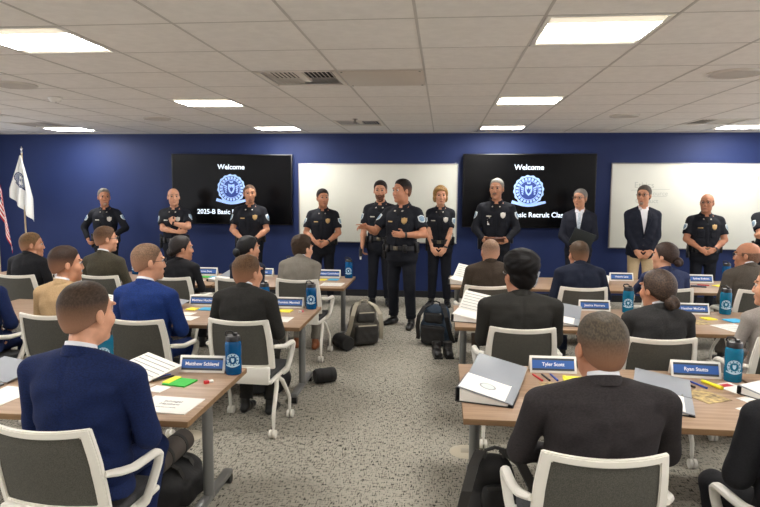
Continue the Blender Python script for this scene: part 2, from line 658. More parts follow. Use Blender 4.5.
    for sd, (S, E, W, hd, pn, curl) in arms.items():
        q = 1 if sd == 'R' else -1
        af = .93 * bulk ** .5 * (0.85 if g('female') else 1)
        B.cap(S, E, .060 * af, .043 * af, .03)
        B.cap(E, E + (W - E) * .35, .043 * af, .045 * af, .02)
        B.cap(E + (W - E) * .35, W, .045 * af, .028 * af, .02)
        side = hd.cross(pn).normalized() * q      # towards the thumb
        pn = side.cross(hd).normalized() * q
        M = Matrix((side, hd, pn)).transposed()
        B.ell(W + hd * .045, (.041, .055, .018), .014, M)
        for i, ln in enumerate((.93, 1.05, 1.0, .8)):
            c0 = curl * (0.25 if (g('pointing') == sd and i == 0) else 1)
            p = W + hd * .082 + side * (.029 - .0195 * i)
            d = hd.copy()
            for l, r in ((.042, .0092), (.027, .0085), (.022, .0078)):
                d = (d * math.cos(c0 * .55) + pn * math.sin(c0 * .55)).normalized()
                e = p + d * l * ln
                B.cap(p, e, r, r * .94, .004)
                p = e
                pn2 = (pn - d * pn.dot(d))
                if pn2.length > .05:
                    pn_ = pn2.normalized()
                    hd_ = d
                    d = (hd_ * math.cos(c0 * .25) + pn_ * math.sin(c0 * .25)).normalized()
        p = W + hd * .022 + side * .028
        e = p + (hd * .55 + side * .75 + pn * .25).normalized() * .042
        B.cap(p, e, .013, .0105, .008)
        B.cap(e, e + (hd * .95 + side * .1 + pn * .35).normalized() * .034, .0105, .0088, .004)
    for q, (h, kn, an, tz) in legs.items():
        B.cap(h, kn, .085, .055, .03)
        B.cap(kn, kn + (an - kn) * .35, .055, .052, .02)
        B.cap(kn + (an - kn) * .35, an, .052, .036, .02)
    # head
    E3 = lambda c, r, k, mode='add': B.ell(HF(*c), tuple(v * hs for v in r), k * hs, HM, mode)
    fat = g('fat', 1.0)
    E3((0, -.012, .032), (.076, .098, .088), .0)
    E3((0, .028, -.042), (.058 * fat, .062, .074), .03)
    E3((0, .022, -.075), (.052 * fat, .050, .045), .02)
    E3((0, .072, -.098), (.020, .018, .018), .02)
    for q in (1, -1):
        E3((q * .040, .062, -.025), (.022, .022, .026), .02)
        E3((q * .032, .096, .012), (.018, .010, .0072), .007, 'sub')
        E3((q * .030, .083, .031), (.024, .013, .008), .010)
        E3((q * .077, -.006, -.004), (.009, .017, .029), .005)
        E3((q * .089, -.002, .0), (.006, .008, .015), .004, 'sub')
        E3((q * .0120, .094, -.031), (.009, .010, .008), .006)
    B.cap(HF(0, .084, .016), HF(0, .0985, -.026), .0080 * hs, .0108 * hs, .012 * hs)
    E3((0, .086, -.060), (.022, .010, .006), .006)
    E3((0, .084, -.070), (.019, .010, .006), .006)
    bv, bq = B.mesh()
    body, bvs = np_mesh('body', bv, bq, skin, rt, s)
    keep = bvs[:, 2] > Hc.z - .16 * hs
    fk = keep[bq].all(1)
    hb = BVHTree.FromPolygons([tuple(v) for v in bvs], [tuple(f) for f in bq[fk].tolist()])
    hx, hyv, hzv = HM @ Vector((1, 0, 0)), HM @ Vector((0, 1, 0)), HM @ Vector((0, 0, 1))
    def face(name, c, poly, mat, out=.002, **kw):
        poly = [(p[0] * hs, p[1] * hs) for p in poly]
        return decal(name, hb, HF(*c), hx, hzv, -hyv, poly, mat, rt, s, out=out, **kw)
    hcol = tuple(int(v * .80) for v in g('hair', (60, 45, 35)))
    # ---- hair
    style = g('style', 'short')
    fade = g('fade')
    if fade and style != 'shaved':
        tn = g('skin', (206, 154, 128))
        fade = tuple(int(v * .90 * .72 + h_ * .28) for v, h_ in zip(tn, hcol))
    if not fade:
        pass
    if style in ('bun', 'bob'):        # long hair: combed strands with lighter streaks
        lo_c = 1.5 if style == 'bun' else 1.3
        hm = pm('long_hair_' + '_'.join(map(str, hcol)), tuple(int(v * .72) for v in hcol), .5, noise=(30, 4), rgb2=tuple(min(255, int(v * lo_c)) for v in hcol), bump=(60, .4, .005), stretch=(5, .22, 4), spec=.3)
    else:
        hm = hair_mat(hcol, fade)
    lo_, hi_ = np.array(Hc) - .22 * hs, np.array(Hc) + .2 * hs
    hd_res = max(.0045, fine * .8)
    A = SDF(axis(lo_[0], hi_[0], hd_res), axis(lo_[1], hi_[1], hd_res), axis(lo_[2], hi_[2], hd_res))
    t0 = {'short': .006, 'crop': .004, 'bald': .0015, 'full': .016, 'bun': .010, 'bob': .02, 'shaved': .0022, 'quiff': .012}[style]
    Hi = np.array(HM.transposed())
    yl = np.array([-.12, -.075, -.03, .0, .018, .035, .06, .078, .095])
    zl = np.array([-.062, -.054, -.026, -.016, -.020, .030, .066, .076, .085])
    if style == 'full':
        zl = zl - np.where(yl < .02, .018, 0)
    if style == 'bob':
        zl = np.array([-.085, -.085, -.08, -.078, -.07, -.05, .055, .070, .08])
    if g('recede'):
        zl = zl + np.where(yl > .02, g('recede'), 0)
    seed = (abs(hash(sp['label'].encode().hex()[:8])) % 7) if False else len(sp['label']) % 7
    def hairfn(X, Y, Z):
        x, y, z = X - Hc.x, Y - Hc.y, Z - Hc.z
        x, y, z = (((Hi[i][0] * x + Hi[i][1] * y + Hi[i][2] * z) / hs) for i in range(3))
        top = np.clip((z - .02) / .09, 0, 1)
        line = np.interp(y, yl, zl)
        edge = np.clip((z - line) / .035, 0, 1)
        t = .0012 + t0 * ((.35 + 1.6 * top) if style in ('short', 'full', 'quiff', 'crop') else 1.0) * g('vol', 1.0) * (.15 + .85 * edge)
        if style == 'full':
            t = t + .0035 * edge * np.sin(85 * x + seed + 3 * np.sin(40 * z)) * np.sin(60 * y) * np.sin(55 * z + 1)
        elif style in ('short', 'quiff'):
            t = t + .0015 * np.sin(110 * x + seed) * np.sin(80 * y) * top
        if style == 'quiff':
            t = t + .012 * np.clip((y + .02) / .1, 0, 1) * top
        def el(cx, cy, cz, rx, ry, rz):
            k0 = np.sqrt(((x - cx) / rx) ** 2 + ((y - cy) / ry) ** 2 + ((z - cz) / rz) ** 2)
            k1 = np.sqrt(((x - cx) / rx ** 2) ** 2 + ((y - cy) / ry ** 2) ** 2 + ((z - cz) / rz ** 2) ** 2)
            return k0 * (k0 - 1) / np.maximum(k1, 1e-6)
        d = el(0, -.012, .032, .076, .098, .088) - t
        nap = el(0, -.035, -.02, .060, .062, .07) - t * .6      # nape
        h = np.clip(.5 + .5 * (nap - d) / .03, 0, 1)
        d = nap * (1 - h) + d * h - .03 * h * (1 - h)
        if style == 'bob':
            d = np.minimum(d, np.maximum(el(0, -.018, -.03, .098, .105, .085), y - .045))
            d = np.minimum(d, np.maximum(np.maximum(el(.02, .045, .07, .07, .058, .045), 0 * z + .035 - z), -1))
        d = np.maximum(d, (line - z) * .9)
        if style == 'bald':
            d = np.maximum(d, z - .035)
            d = np.maximum(d, y - .03)
        if style == 'bun':
            bz, byy = g('bunpos', (-.01, -.125))
            w = .004 * np.sin(120 * x + 60 * z)
            d = np.minimum(d, el(0, byy, bz, .046, .036, .042) + w)
        return d * hs
    A.op(lo_, hi_, hairfn, 0)
    v, q = A.mesh()
    if len(q):
        np_mesh('hair', v, q, hm, rt, s)
    dark = hair_mat(g('brow', tuple(int(v * .8) for v in hcol)))
    lip = pm('lips', (150, 88, 78), .5)
    if g('facing', not sit) or g('profile'):
        eyew = pm('eye_white', (196, 184, 174), .25)
        iris = pm('iris', (48, 38, 32), .2)
        for q in (1, -1):
            m = MB().sphere((0, 0, 0), .0125 * hs * s, seg=12)
            for f in m.bm.faces:
                f.material_index = 1 if f.calc_center_median().y > .0075 * hs * s else 0
            e = m.build('eye', [eyew, iris], rt)
            e.location = HF(q * .031, .0775, .0112) * s
            e.rotation_euler = HM.to_euler()
            face('eyebrow', (q * .032, .09, .033), [(-.019, -.002), (0, .002), (.019, -.003), (.017, .003), (0, .008), (-.019, .004)], dark, seg=2)
        face('mouth', (0, .09, -.065), [(-.021, 0), (-.008, .006), (.008, .006), (.021, 0), (.01, -.006), (-.01, -.006)], lip, out=.0015, seg=2)
        if g('beard'):
            bm_ = hair_mat(g('beard'))
            face('beard', (0, .06, -.075), [(-.058, .045), (-.05, .03), (-.03, .012), (-.024, .028), (.024, .028), (.03, .012), (.05, .03), (.058, .045), (.055, -.01), (.03, -.05), (0, -.058), (-.03, -.05), (-.055, -.01)], bm_, out=.004, rings=5, seg=3)
            face('mouth', (0, .09, -.062), [(-.018, 0), (0, .006), (.018, 0), (0, -.006)], lip, out=.006, seg=2)
        if g('moustache'):
            face('moustache', (0, .1, -.05), [(-.034, -.014), (-.012, .006), (.012, .006), (.034, -.014), (.01, -.008), (-.01, -.008)], hair_mat(g('moustache')), out=.007, seg=3)
        if g('goatee'):
            face('goatee', (0, .09, -.095), [(-.022, .02), (.022, .02), (.02, -.015), (0, -.026), (-.02, -.015)], hair_mat(g('goatee')), out=.004, seg=3)
    if g('glasses'):
        m = MB()
        for q in (1, -1):
            m.tube([HF(q * .034 + .024 * math.cos(a), .104 - abs(.0 + .024 * math.cos(a) * .25), .010 + .017 * math.sin(a)) * s for a in [2 * PI * i / 14 for i in range(14)]], .0022 * s, 6, closed=True)
            m.tube([HF(q * .058, .098, .014) * s, HF(q * .078, .06, .014) * s, HF(q * .0815, .0, .012) * s, HF(q * .081, -.016, -.002) * s], .0022 * s, 6)
        m.tube([HF(-.010, .106, .012) * s, HF(0, .109, .015) * s, HF(.010, .106, .012) * s], .002 * s, 6)
        m.build('glasses', pm('glasses_frame', (28, 26, 26), .3), rt)
    # ---- clothes
    kind = g('dress', 'uniform')
    suit = kind == 'suit'
    top_c = g('top_mat') or cloth('uniform_shirt', (15, 17, 24), 1.3, .75)
    leg_c = g('leg_mat') or cloth('uniform_trousers', (14, 16, 23), 1.3, .8)
    long = g('long', suit)
    res = g('cres', .0125)
    C = SDF(axis(lo[0], hi[0], res), axis(lo[1], hi[1], res), axis(max(0, hz - .35), hi[2], res))
    inf = .021 if suit else .013
    z0 = (-.078 if sit else -.15) if suit else .055
    def fold(fn, amp):
        def f(X, Y, Z):
            d = fn(X, Y, Z) + amp * (np.sin(31 * Z + 9 * X + 2 * np.sin(17 * X)) * np.sin(23 * X + 5 * Z) + .5 * np.sin(53 * Z - 21 * X + 3))
            lo_w = np.clip((hz + .28 - Z) / .2, 0, 1)
            d = d + lo_w * amp * 1.2 * np.sin(62 * Z + 6 * np.abs(X) * 9 + 1.5 * np.sin(14 * X + seed0))
            if suit:
                d = d + .004 * np.exp(-(X / .009) ** 2) * (Y < O.y)
            return d
        return f
    amp = g('crease', .0026)
    seed0 = len(sp['label'])
    C.op(tb[0], tb[1], fold(loft(inf, z0, .553 if g('facing') else .575, hem=.012 if suit else 0), amp))
    for q in (1, -1):
        C.cap(TF(q * .04, -.028, .556), TF(q * shw * .95, -.015, .488 if suit else .508), .034 + inf, (.046 if suit else .044) + inf * .8, .035)
        if suit:
            C.ell(TF(q * (shw + .006), -.010, .486), (.052, .060, .036), .03, RT)
    for sd, (S, E, W, hd, pn, curl) in arms.items():
        af = bulk ** .5 * (0.85 if g('female') else 1)
        if long:
            r1, r2, r3 = (.061, .053, .042) if suit else (.062, .052, .040)
            C.cap(S, E, r1 * af + .004, r2 * af, .013)
            C.cap(E, E + (W - E) * .97, r2 * af, r3 * af, .012, flat=True)
            if suit or True:      # creases round the elbow
                for t in (.82, .93, 1.08):
                    p = S + (E - S) * min(t, 1) + (W - E) * max(0, t - 1)
                    C.ell(p, (r2 * af * 1.05,) * 3, .015)
        else:
            C.cap(S, S + (E - S) * .74, .064 * af, .068 * af, .018, flat=True)
    v, q = C.mesh()
    top, cv = np_mesh('jacket' if suit else 'uniform_shirt', v, q, top_c, rt, s)
    cb = BVHTree.FromPolygons([tuple(x) for x in cv], [tuple(f) for f in q.tolist()])
    # trousers
    G = SDF(axis(lo[0], hi[0], res), axis(lo[1], hi[1], res), axis(-.01, hz + .16, res))
    G.op(tb[0], tb[1], loft(.012, -.085 if sit else -.16, .09))
    for qd, (h, kn, an, tz) in legs.items():
        w = g('legw', 1.0)
        G.cap(h, kn, (.098 if not sit else .084) * w, (.072 if not sit else .066) * w, .03)
        G.cap(kn, kn + (an - kn) * .92, (.072 if not sit else .066) * w, .062 * w, .02, flat=True)
    wr = .0045 * np.sin(48 * G.zs + 2.2)[None, None, :] * np.sin(19 * G.xs + 4)[:, None, None] * np.sin(15 * G.ys + 6 * 1.0)[None, :, None]
    ank = .006 * np.exp(-((G.zs - .15) / .07) ** 2)[None, None, :] * np.sin(150 * G.zs)[None, None, :] if not sit else 0
    G.v = (G.v + wr + ank).astype(np.float32)
    v, q = G.mesh()
    np_mesh('trousers', v, q, leg_c, rt, s)
    # shoes
    shoe = g('shoe_mat') or pm('black_shoe', (18, 17, 17), .3, bump=(60, .1, .004))
    for qd, (h, kn, an, tz) in legs.items():
        f = Vector((math.sin(tz), math.cos(tz), 0))
        F = SDF(axis(an.x - .15, an.x + .15, .008), axis(an.y - .16, an.y + .30, .008), axis(-.01, .18, .008))
        b0 = Vector((an.x, an.y, 0))
        F.cap(b0 + f * -.035 + Vector((0, 0, .042)), b0 + f * .07 + Vector((0, 0, .04)), .040, .043, .0)
        F.cap(b0 + f * .05 + Vector((0, 0, .038)), b0 + f * .17 + Vector((0, 0, .026)), .043, .036, .02)
        F.cap(b0 + Vector((0, 0, .06)), b0 + Vector((0, 0, .13)), .046, .044, .02)
        F.op((-9, -9, -9), (9, 9, 9), lambda X, Y, Z: 0 * X + 0 * Y + (.003 - Z), mode='max')
        v, q = F.mesh()
        np_mesh('shoe', v, q, shoe, rt, s)
    def patch(name, u, v_, poly, mat, out=.004, side=None, **kw):
        """lay a patch on the clothes: front by default, or from one side"""
        if side is None:
            return decal(name, cb, TF(u, .05, v_), RT @ Vector((1, 0, 0)), RT @ Vector((0, 0, 1)), RT @ Vector((0, -1, 0)), poly, mat, rt, s, out=out, **kw)
        S, E = arms[side][0], arms[side][1]
        q = 1 if side == 'R' else -1
        ax = (S - E).normalized()
        outw = Vector((q, g('patch_fwd', .35), .15))
        outw = (outw - ax * outw.dot(ax)).normalized()
        tan = ax.cross(outw).normalized()
        p = S + (E - S) * v_
        return decal(name, cb, p, tan, ax, -outw, poly, mat, rt, s, out=out, maxd=.35, **kw)
    # collars
    def collar(name, r0, r1, h, z, mat, a0, thick=.006, ext=0.0):
        m = MB()
        n = 28
        ring = []
        nd = (HF(0, -.022, -.05) - nk).normalized()
        c = nk + nd * z
        pv = []
        for i in range(n + 1):
            a = -PI / 2 - PI + a0 + (2 * PI - 2 * a0) * i / n - PI      # opening faces forward
            a = PI / 2 + a0 + (2 * PI - 2 * a0) * i / n
            ca, sa = math.cos(a), math.sin(a)
            back = .5 - .5 * sa
            col = []
            for rr, zz in ((r0, 0), (r1, h), (r1 + thick, h), (r0 + thick + ext, 0)):
                col.append(m.bm.verts.new((c + RT @ Vector((ca * rr, sa * rr * 1.03, zz + back * .024 - (1 - back) * (.036 if g('facing') else .022)))) * s))
            pv.append(col)
        for P, Q in zip(pv, pv[1:]):
            for j in range(4):
                m.bm.faces.new((P[j], P[(j + 1) % 4], Q[(j + 1) % 4], Q[j]))
        m.bm.faces.new(pv[0])
        m.bm.faces.new(pv[-1][::-1])
        return m.build(name, mat, rt)
    if suit:
        shirt = g('shirt_mat') or pm('white_shirt', (222, 222, 226), .8, bump=(300, .1, .002))
        if g('shirt_collar', True):
            collar('shirt_collar', nr + .012, nr + .006, .036, .040, shirt, .5 if g('facing') and not g('tie') else .22)
        collar('jacket_collar', nr + .024, nr + .014, .046, .012, top_c, 1.05 if g('facing') else .42, .006, .003)
        if g('facing'):
            patch('shirt_front', 0, .38, [(-.066, .20), (.066, .20), (.050, .05), (0, -.20), (-.050, .05)], shirt, out=.004, rings=4)
            if g('tie'):
                patch('tie', 0, .38, [(-.024, .20), (.024, .20), (.016, .155), (.030, -.06), (0, -.17), (-.030, -.06), (-.016, .155)], g('tie'), out=.010, rings=3)
            lap = top_c
            for q in (1, -1):
                patch('lapel', 0, .38, [(q * .085, .17), (q * .052, .165), (q * .035, .04), (q * -.004, -.21), (q * .05, -.09), (q * .105, .04), (q * .08, .06), (q * .10, .09)], lap, out=.011, rings=4)
            btn = pm('dark_button', (22, 20, 20), .35)
            for zz in (-.235, -.33):
                patch('button', 0, .38, [(x, y + zz) for x, y in circle(.009, 8)], btn, out=.010, rings=1, seg=1)
    else:
        collar('collar', nr + .026, nr + .010, .046, .026, top_c, .34, .007, .016)
        if g('undershirt', True):
            patch('undershirt', 0, .50, [(-.035, .05), (.035, .05), (0, -.045)], pm('black_undershirt', (14, 14, 16), .9), out=.002, seg=3)
        gold = pm('gold_badge', (190, 156, 104), .35, metal=.55, bump=(140, .5, .004))
        silver = pm('silver_bar', (196, 190, 178), .35, metal=.5)
        bmat = gold if g('gold', True) else pm('silver_badge', (205, 200, 190), .35, metal=.4, bump=(140, .5, .004))
        patch('badge', -.095, .395, [(0, .045), (.020, .036), (.032, .040), (.034, .005), (.026, -.02), (0, -.042), (-.026, -.02), (-.034, .005), (-.032, .040), (-.020, .036)], bmat, out=.008, seg=1)
        patch('name_plate', .095, .385, [(-.034, -.008), (.034, -.008), (.034, .008), (-.034, .008)], gold if g('gold', True) else silver, out=.006, seg=1)
        for q in (1, -1):
            patch('chest_pocket', q * .095, .30, [(-.055, .055), (.055, .055), (.055, -.05), (.045, -.062), (-.045, -.062), (-.055, -.05)], top_c, out=.005)
            patch('collar_pin', q * .05, .515, circle(.010, 8), silver, out=.016, rings=1, seg=1)
            patch('pocket_flap', q * .095, .345, [(-.057, .012), (.057, .012), (.057, -.018), (0, -.03), (-.057, -.018)], top_c, out=.009)
        patch('placket', 0, .25, [(-.016, .20), (.016, .20), (.016, -.16), (-.016, -.16)], top_c, out=.005, rings=2)
        if g('radio_mic', False):
            patch('radio_microphone', -.055, .45, [(-.02, .03), (.02, .03), (.02, -.03), (-.02, -.03)], pm('black_plastic', (16, 16, 17), .4), out=.03, seg=2)
        pw = pm('patch_border', (206, 214, 216), .8, bump=(300, .3, .002))
        pb = pm('patch_blue', (96, 128, 160), .8, noise=(60, 2), rgb2=(150, 175, 190))
        for sd in 'RL':
            sh_ = [(-.042, .042), (0, .052), (.042, .042), (.044, -.01), (.03, -.042), (0, -.055), (-.03, -.042), (-.044, -.01)]
            patch('shoulder_patch', 0, .40, sh_, pw, out=.003, side=sd, seg=2)
            patch('patch_emblem', 0, .40, [(x * .72, y * .72) for x, y in sh_], pb, out=.005, side=sd, seg=2)
        if g('long') and g('stripes'):
            patch('service_stripe', 0, 1.0, [(-.012, .05), (.012, .05), (.012, -.05), (-.012, -.05)], pw, out=.006, side='L')
        # duty belt with its pouches
        zb = .065
        rx = float(np.interp(zb, ZST, bx)) + .022
        ry = float(np.interp(zb, ZST, by)) + .022
        yc = float(np.interp(zb, ZST, yo))
        leather = pm('duty_belt_leather', (15, 15, 17), .38, bump=(80, .25, .004))
        m = MB()
        n = 36
        pv = []
        for i in range(n):
            a = 2 * PI * i / n
            ca, sa = math.cos(a), math.sin(a)
            f = (abs(ca) ** 2.3 + abs(sa) ** 2.3) ** (-1 / 2.3)
            pv.append([m.bm.verts.new(TF(ca * f * (rx + dr), sa * f * (ry + dr) + yc, zb + dz) * s) for dr, dz in ((-.012, -.026), (.004, -.026), (.004, .026), (-.012, .026))])
        for i in range(n):
            P, Q = pv[i], pv[(i + 1) % n]
            for j in range(4):
                m.bm.faces.new((P[j], P[(j + 1) % 4], Q[(j + 1) % 4], Q[j]))
        m.build('duty_belt', leather, rt)
        R4 = RT.to_4x4()
        MB().box(TF(0, ry + yc + .004, zb) * s, Vector((.06, .012, .046)) * s, R4, .004 * s).build('belt_buckle', pm('belt_buckle', (120, 112, 96), .3, metal=.8), rt)
        for ang, w, h, nm in ((58, .05, .09, 'pouch'), (122, .05, .09, 'pouch'), (38, .04, .08, 'pouch'), (172, .06, .13, 'radio'), (8, .07, .19, 'holster')):
            a = R_(ang)
            ca, sa = math.cos(a), math.sin(a)
            f = (abs(ca) ** 2.3 + abs(sa) ** 2.3) ** (-1 / 2.3)
            c = TF(ca * f * (rx + .018), sa * f * (ry + .018) + yc, zb - (.05 if nm == 'holster' else -.01 if nm == 'radio' else .0)) * s
            m = MB().box((0, 0, 0), Vector((w, .036, h)) * s, None, .008 * s)
            if nm == 'radio':
                m.cyl((w * .3 * s, 0, h * .5 * s), (w * .3 * s, 0, h * .5 * s + .06 * s), .006 * s, .004 * s, 8)
            if nm == 'holster':
                m.box((0, .0, .105 * s), Vector((.035, .034, .07)) * s, (R_(-15), 0, 0), .006 * s)
            o = m.build(nm, leather, rt)
            o.location = c
            o.rotation_euler = (RT @ Matrix.Rotation(a - PI / 2, 3, 'Z')).to_euler()
    for sd in g('watch', ''):
        S, E, W, hd, pn, curl = arms[sd]
        d = (W - E).normalized()
        m = MB().cyl((W - d * .028) * s, (W - d * .004) * s, .0335 * s * bulk ** .5, None, 18)
        m.build('wristwatch', pm('black_watch', (18, 18, 20), .35), rt)
    rt['s_'] = 1
    del rt['s_']
    bpy.context.view_layer.update()
    rt_info[rt.name] = dict(s=s, arms=arms, TF=TF, HF=HF, M=rt.matrix_world.copy(), shw=shw)
    return rt
rt_info = {}
# ------------------------------------------------------------------ the room
FLOOR_X0, FLOOR_X1, Y0, YW, H = -8.3, 6.4, -3.2, 10.27, 2.742
GX0, GP, GY0, GQ = -.16, .69, 3.467, .715

def struct(o, label=None):
    o['kind'] = 'structure'
    return o

def carpet_mat():
    m = bpy.data.materials.new('carpet')
    m.use_nodes = True
    nt = m.node_tree
    b = nt.nodes['Principled BSDF']
    b.inputs['Roughness'].default_value = .95
    b.inputs['Specular IOR Level'].default_value = .1
    tc = nt.nodes.new('ShaderNodeTexCoord')
    def noise(scale, st, det=3):
        mp = nt.nodes.new('ShaderNodeMapping')
        mp.inputs['Scale'].default_value = st
        nt.links.new(tc.outputs['Object'], mp.inputs['Vector'])
        n = nt.nodes.new('ShaderNodeTexNoise')
        n.inputs['Scale'].default_value = scale
        n.inputs['Detail'].default_value = det
        nt.links.new(mp.outputs['Vector'], n.inputs['Vector'])
        return n
    n1 = noise(25, (5.0, .9, 1), 4)
    n2 = noise(25, (.9, 5.0, 1), 4)
    n3 = noise(1.1, (1, 1, 1), 2)
    mx = nt.nodes.new('ShaderNodeMath')
    mx.operation = 'ADD'
    nt.links.new(n1.outputs['Fac'], mx.inputs[0])
    nt.links.new(n2.outputs['Fac'], mx.inputs[1])
    m2 = nt.nodes.new('ShaderNodeMath')
    m2.operation = 'MULTIPLY_ADD'
    m2.inputs[1].default_value = .12
    nt.links.new(n3.outputs['Fac'], m2.inputs[0])
    nt.links.new(mx.outputs[0], m2.inputs[2])
    r = nt.nodes.new('ShaderNodeValToRGB')
    r.color_ramp.elements[0].position = .93
    r.color_ramp.elements[1].position = 1.19
    r.color_ramp.elements[0].color = lin((58, 56, 51))
    r.color_ramp.elements[1].color = lin((164, 159, 147))
    mp = nt.nodes.new('ShaderNodeMath')
    mp.operation = 'MULTIPLY'
    mp.inputs[1].default_value = 1.0
    nt.links.new(m2.outputs[0], mp.inputs[0])
    nt.links.new(mp.outputs[0], r.inputs['Fac'])
    nt.links.new(r.outputs['Color'], b.inputs['Base Color'])
    bp = nt.nodes.new('ShaderNodeBump')
    bp.inputs['Strength'].default_value = .5
    bp.inputs['Distance'].default_value = .01
    nt.links.new(mx.outputs[0], bp.inputs['Height'])
    nt.links.new(bp.outputs['Normal'], b.inputs['Normal'])
    return m

def wood_mat(name, a, b_, rough=.42):
    m = pm(name, a, rough, noise=(5, 6), rgb2=b_, stretch=(.55, 7, 4), bump=(30, .05, .002), spec=.4)
    return m

navy = pm('navy_wall_paint', (25, 41, 88), .62, noise=(2, 2), rgb2=(27, 44, 92), bump=(180, .05, .002), spec=.35)
grey_wall = pm('grey_wall_paint', (170, 168, 165), .7, bump=(180, .05, .002))
base_m = pm('black_baseboard', (20, 21, 26), .5)
struct(MB().box(((FLOOR_X0 + FLOOR_X1) / 2, (Y0 + YW) / 2, -.05), (FLOOR_X1 - FLOOR_X0, YW - Y0, .1)).build('floor', carpet_mat(), smooth=False))
W_ = FLOOR_X1 - FLOOR_X0
cx_ = (FLOOR_X0 + FLOOR_X1) / 2
struct(MB().box((cx_, YW + .06, 1.55), (W_ + .3, .12, 3.2)).build('wall_back', navy, smooth=False))
def added_daylight_wall(name, x, mat):  # side openings added out of view so daylight lifts the ceiling brightness
    """a long unseen side wall: low sill, header and posts, unglazed gaps added for daylight"""
    m = MB()
    L, c = YW - Y0, (Y0 + YW) / 2
    m.box((x, c, .20), (.12, L, .40))
    m.box((x, c, 2.87), (.12, L, .46))
    for k in range(8):
        m.box((x, Y0 + .1 + (L - .2) * k / 7, 1.5), (.12, .12, 2.4))
    m.box((x, YW - .45, 1.5), (.12, .9, 2.5))
    struct(m.build(name, mat, smooth=False))
added_daylight_wall('wall_left', FLOOR_X0 - .06, navy)
added_daylight_wall('wall_right', FLOOR_X1 + .06, grey_wall)
struct(MB().box((cx_, Y0 - .06, 1.55), (W_ + .3, .12, 3.2)).build('wall_front', grey_wall, smooth=False))
struct(MB().box((cx_, YW - .006, .055), (W_, .012, .11)).build('baseboard_back', base_m, smooth=False))
struct(MB().box((FLOOR_X0 + .006, (Y0 + YW) / 2, .055), (.012, YW - Y0 - .03, .11)).build('baseboard_left', base_m, smooth=False))

# ceiling: tiles in a grid of bars, open where the fixtures sit
LX = [GX0 + GP * k for k in (-9, -4, 1, 6)]
LY = [GY0 + GQ * k for k in (-8, -4, 0, 4, 8)]
VENTS = [(GX0 - 2 * GP, GY0 + 2 * GQ), (GX0 - 2 * GP, GY0 + 7 * GQ), (GX0 - 9 * GP, GY0 + 7 * GQ), (GX0 - 9 * GP, GY0 + 5 * GQ), (GX0 + 5 * GP, GY0 + 7 * GQ)]
holes = [(x, y) for x in LX for y in LY] + VENTS
def is_hole(x, y):
    return any(abs(x - a) < .1 and abs(y - b) < .1 for a, b in holes)
tile_m = pm('ceiling_tile', (232, 229, 224), .9, noise=(14, 4), rgb2=(238, 235, 230), bump=(160, .25, .004), spec=.2)
bar_m = pm('ceiling_grid_bar', (196, 192, 186), .6)
m = MB()
kx0 = int(math.floor((FLOOR_X0 - GX0) / GP)); kx1 = int(math.ceil((FLOOR_X1 - GX0) / GP))
ky0 = int(math.floor((Y0 - GY0) / GQ)); ky1 = int(math.ceil((YW - GY0) / GQ))
for i in range(kx0, kx1):
    for j in range(ky0, ky1):
        x, y = GX0 + GP * i, GY0 + GQ * j
        if is_hole(x, y):
            continue
        xa, xb = max(x + .005, FLOOR_X0 - .02), min(x + GP - .004, FLOOR_X1 + .02)
        ya, yb = max(y + .004, Y0 - .02), min(y + GQ - .004, YW + .02)
        if xb > xa and yb > ya:
            m.box(((xa + xb) / 2, (ya + yb) / 2, H + .013), (xb - xa, yb - ya, .02))
m.mi = 1
for i in range(kx0 + 1, kx1):
    m.box((GX0 + GP * i, (Y0 + YW) / 2, H + .0065), (.016, YW - Y0, .013))
for j in range(ky0 + 1, ky1):
    m.box((cx_, GY0 + GQ * j, H + .0075), (W_, .011, .012))
m.mi = 0
m.box((cx_, (Y0 + YW) / 2, H + .30), (W_ + .3, YW - Y0 + .3, .04))
struct(m.build('ceiling', [tile_m, bar_m], smooth=False))
wm = pm('wall_angle_trim', (196, 190, 182), .5)
struct(MB().box((cx_, YW - .010, H - .004), (W_, .02, .016)).build('trim_1', wm, smooth=False))

# recessed square ceiling lights
glow = em('light_diffuser_glow', (255, 252, 247), 1.0)
glow.node_tree.nodes['Principled BSDF'].inputs['Emission Strength'].default_value = 34.0
side_glow = em('light_side_glow', (240, 230, 208), .50)
white_metal = pm('white_enamel', (232, 229, 222), .4)
refl_m = pm('light_reflector', (236, 228, 212), .45)
def make_light(x, y, label):
    t = root('ceiling_light', (x + GP / 2, y + GQ / 2, H), 0, label, 'ceiling light', 'recessed square ceiling lights')
    if make_light.first is None:
        a, b = GP / 2 - .012, GQ / 2 - .012
        f = MB()
        for s in (1, -1):
            f.box((s * (a - .014), 0, .005), (.028, 2 * b, .014), bev=.003)
            f.box((0, s * (b - .014), .005), (2 * a, .028, .014), bev=.003)
            f.box((s * (a - .005), 0, .06), (.01, 2 * b, .10))
            f.box((0, s * (b - .005), .06), (2 * a, .01, .10))
        f.box((0, 0, .115), (2 * a, 2 * b, .01))
        f.build('light_frame', white_metal, t)
        r = MB()
        for q in (1, -1):
            ya, yb_ = q * .205, q * (b - .028)
            v = [r.bm.verts.new(p) for p in ((-a + .028, ya, -.002), (a - .028, ya, -.002), (a - .028, yb_, .020), (-a + .028, yb_, .020))]
            r.bm.faces.new(v)
        for q in (1, -1):
            v = [r.bm.verts.new(p) for p in ((q * (a - .028), -.205, -.002), (q * (a - .028), .205, -.002), (q * (a - .028), b - .028, .020), (q * (a - .028), .028 - b, .020))]
            r.bm.faces.new(v)
        r.build('side_lens', side_glow, t, smooth=False)
        d = MB()
        d.box((0, 0, .001), (2 * a - .056, .41, .008), bev=.003)
        d.build('diffuser', glow, t)
        make_light.first = t
    else:
        for ch in make_light.first.children:
            c = ch.copy()
            COL.objects.link(c)
            c.parent = t
    return t
make_light.first = None
cn = ['far left', 'left', 'right', 'far right']
